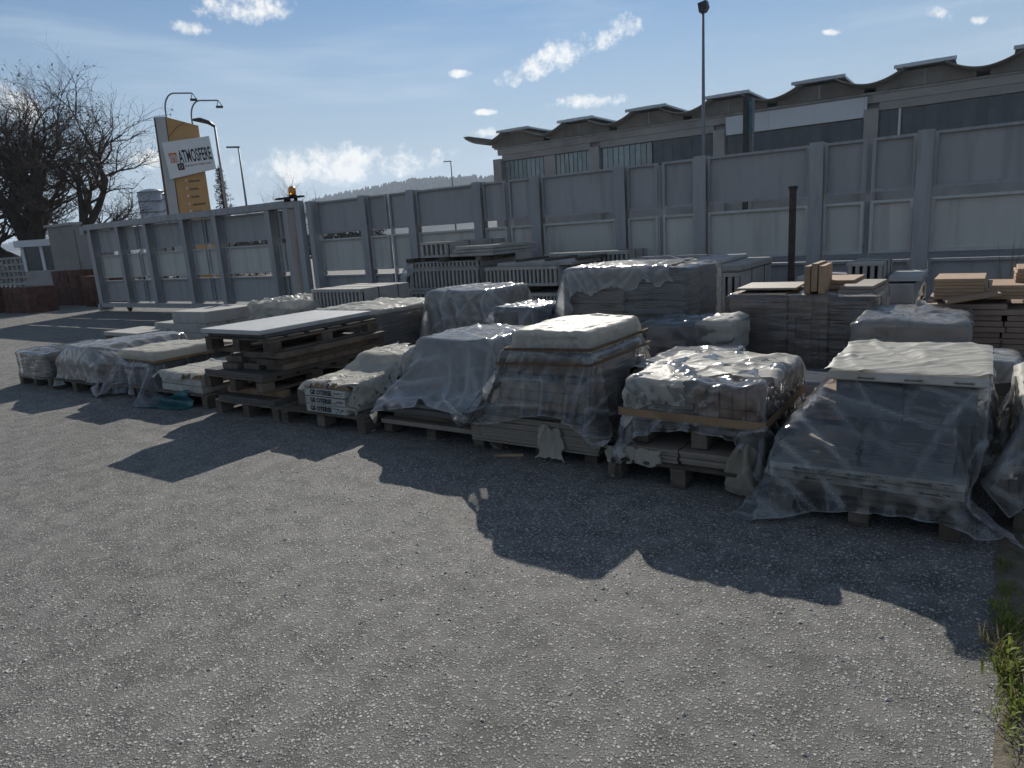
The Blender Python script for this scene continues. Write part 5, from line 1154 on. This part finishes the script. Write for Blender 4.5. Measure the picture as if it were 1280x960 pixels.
# N3
precast_unit('slotted_unit', 'plain unit just showing above the tallest wrapped bundle', -4.3, -3.2, 8.9, 9.9, 0.0, 1.12, 10)
# N4
pallet('wooden pallet under the pale slotted box unit right of the tallest bundle', -3.0, -2.35, 8.4, 9.9)
precast_unit('slotted_unit', 'lower course of the pale slotted box unit', -2.95, -2.40, 8.45, 9.9, 0.142, 0.50, 7, bar=0.6)
precast_unit('slotted_unit', 'pale slotted box unit right of the tallest wrapped bundle', -2.98, -2.42, 8.45, 9.95, 0.504, 0.96, 7, bar=0.6)
slab('lid_slab', 'grooved lid on the pale slotted box unit', -2.96, -2.40, 8.47, 9.95, 0.966, 1.06, M_PRECAST, 0, 'lid', bev=0.02)
slab('lid_slab', 'loose grey lid lying askew on the pale box unit', -3.25, -2.70, 8.6, 9.9, 1.066, 1.11, M_SLAB, 0.06, 'lid')
# N5
pallet('wooden pallet under the small slotted units right of the dark post', -1.85, -0.60, 8.7, 9.8)
cartons('plain concrete blocks under the small slotted units', -1.82, -0.62, 8.72, 9.75, 0.142, 0.78, 3, M_PRECAST, 3, 2, cat='blocks')
precast_unit('slotted_unit', 'small slotted unit standing up right of the dark post', -1.30, -0.92, 8.72, 9.6, 0.784, 1.02, 5, bar=0.55)
o = slab('lid_slab', 'sloping grey lid left of the small slotted unit', -1.84, -1.34, 8.75, 9.7, 0.80, 0.86, M_SLAB, 0.0, 'lid'); o.rotation_euler = (0, 0.05, 0.0)
o = slab('lid_slab', 'sloping grey lid right of the small slotted unit', -0.88, -0.55, 8.8, 9.7, 0.80, 0.86, M_SLAB, 0.0, 'lid')
P_ = thing('steel_post', 'thin dark rusty steel post standing before the fence', 'post', (-2.02, 9.3, 0))
link('shaft', MB().box(-0.035, 0.035, -0.035, 0.035, 0, 1.90).mesh('shaft', M_RUST), P_); link('cap', MB().box(-0.045, 0.045, -0.045, 0.045, 1.902, 1.94).mesh('cap', M_RUST), P_); link('foot_plate', MB().box(-0.1, 0.1, -0.1, 0.1, -0.001, 0.012).mesh('foot_plate', M_RUST), P_)

# ================================================================== WEEDS, STONES
def weed(x, y, h, n, label, seed, dry=0.0):
    rg = random.Random(seed); t = thing('weed_plant', label, 'weed', (x, y, 0.015), 0, 'weeds along the pavement joint')
    for part, cnt, mt in (('leaf_blades', int(n*(1-dry)), M_LEAF), ('dry_stalks', int(n*(0.25+dry)), M_STRAW)):
        mb = MB()
        for k in range(cnt):
            az = rg.uniform(0, 6.283); L = h*rg.uniform(0.5, 1.15); lean = rg.uniform(0.15, 1.1); w = min(L*0.055, 0.008) if part == 'leaf_blades' else min(L*0.018, 0.003)
            b = Vector((rg.gauss(0, 0.022), rg.gauss(0, 0.045), 0)); d = Vector((math.cos(az), math.sin(az), 0)); s_ = Vector((-d.y, d.x, 0)); i = len(mb.v); m_ = 4
            for j in range(m_+1):
                u = j/m_; p = b+d*(L*math.sin(lean)*u*(0.6+0.4*u))+Vector((0, 0, L*math.cos(lean)*u*(1.25-0.45*u*u*(1 if part == 'leaf_blades' else 0.3)))); ww = w*(0.35+1.6*u*(1-u)*2)*(1 if j < m_ else 0.1)
                mb.v += [tuple(p-s_*ww), tuple(p+s_*ww)]
            for j in range(m_): mb.f.append((i+2*j, i+2*j+1, i+2*j+3, i+2*j+2))
        if cnt: tag(link(part, mb.mesh(part, mt, True), t), kind='stuff')
WD = [(0.185, 2.28, 0.06, 34, 'low weed tuft nearest the camera in the pavement joint'), (0.19, 2.46, 0.075, 60, 'second weed tuft from the camera in the pavement joint'), (0.195, 2.62, 0.10, 110, 'largest bright green weed clump in the pavement joint'),
      (0.20, 2.72, 0.09, 80, 'weed clump touching the largest one in the joint'), (0.185, 2.92, 0.085, 60, 'yellowish green weed in the middle of the joint'), (0.18, 3.08, 0.075, 50, 'small weed tuft at the shadow edge in the joint'),
      (0.15, 2.38, 0.045, 24, 'tiny green tuft at the asphalt edge near the camera'), (0.22, 2.55, 0.07, 50, 'leafy weed on the pavement side of the joint'), (0.165, 2.84, 0.06, 40, 'yellowed tuft spilling onto the asphalt'), (0.225, 3.0, 0.06, 36, 'short weed at the pavement edge by the shadow'),
      (0.19, 3.28, 0.06, 40, 'weed tuft in shadow before the right edge bundle'), (0.19, 3.5, 0.06, 36, 'shaded weed tuft nearest the right bundle')]
for i, (x, y, h, n, lab) in enumerate(WD): weed(x-0.022, y, h*0.85, int(n*1.1), lab, 50+i, 0.12)
weed(0.13, 2.78, 0.10, 40, 'dry straw tuft beside the largest weed clump', 71, 0.8); weed(0.16, 5.6, 0.32, 60, 'tall dry weed behind the right bundle', 72, 0.6)
weed(-1.35, 10.6, 0.35, 70, 'green weed at the fence foot behind the slotted units', 73, 0.2); weed(0.22, 9.2, 1.1, 60, 'tall dry reddish shrub by the fence at the right edge', 74, 1.0)

def chips():
    rg = np.random.default_rng(5); n = 9000
    X = rg.uniform(-4.2, 0.18, n); Y = rg.uniform(0.55, 3.6, n); r = rg.gamma(4, 0.00105, n).clip(0.002, 0.012); a = rg.uniform(0, 6.283, n)
    base = np.array([(1, 0, 0.1), (0.25, 0.8, 0.2), (-0.8, 0.5, 0), (-0.7, -0.6, 0.15), (0.4, -0.85, 0.05), (0.1, 0.05, 0.62)])
    V = np.zeros((n, 6, 3)); sx = rg.uniform(0.7, 1.3, n)
    j = 1+rg.normal(0, 0.18, (n, 6)); bx_ = base[None, :, 0]*j*sx[:, None]; by_ = base[None, :, 1]*j/sx[:, None]
    V[..., 0] = X[:, None]+(bx_*np.cos(a)[:, None]-by_*np.sin(a)[:, None])*r[:, None]; V[..., 1] = Y[:, None]+(bx_*np.sin(a)[:, None]+by_*np.cos(a)[:, None])*r[:, None]
    V[..., 2] = np.maximum(base[None, :, 2]*r[:, None]*rg.uniform(0.5, 1.1, n)[:, None], 0.0)+0.0005
    F = []
    for k in range(n): o_ = 6*k; F += [(o_, o_+1, o_+5), (o_+1, o_+2, o_+5), (o_+2, o_+3, o_+5), (o_+3, o_+4, o_+5), (o_+4, o_, o_+5)]
    mb = MB(); mb.v = [tuple(v) for v in V.reshape(-1, 3)]; mb.f = F
    tag(link('stone_chips', mb.mesh('stone_chips', M_GRAVEL)), 'pale stone chips standing proud of the asphalt', 'stone chips', None, 'stuff')
chips()

# ================================================================== HAZE
hm = bpy.data.materials.new('haze_air'); hm.use_nodes = True; hm.node_tree.nodes.clear()
_o = hm.node_tree.nodes.new('ShaderNodeOutputMaterial'); _v = hm.node_tree.nodes.new('ShaderNodeVolumePrincipled')
_v.inputs['Color'].default_value = (0.72, 0.84, 1.0, 1); _v.inputs['Density'].default_value = 0.00026; _v.inputs['Anisotropy'].default_value = 0.3
hm.node_tree.links.new(_v.outputs['Volume'], _o.inputs['Volume'])
tag(link('haze', MB().box(-2600, 2600, -1600, 2600, -1.0, 140).mesh('haze', hm)), 'thin pale haze filling the air over the yard', 'haze', None, 'stuff')
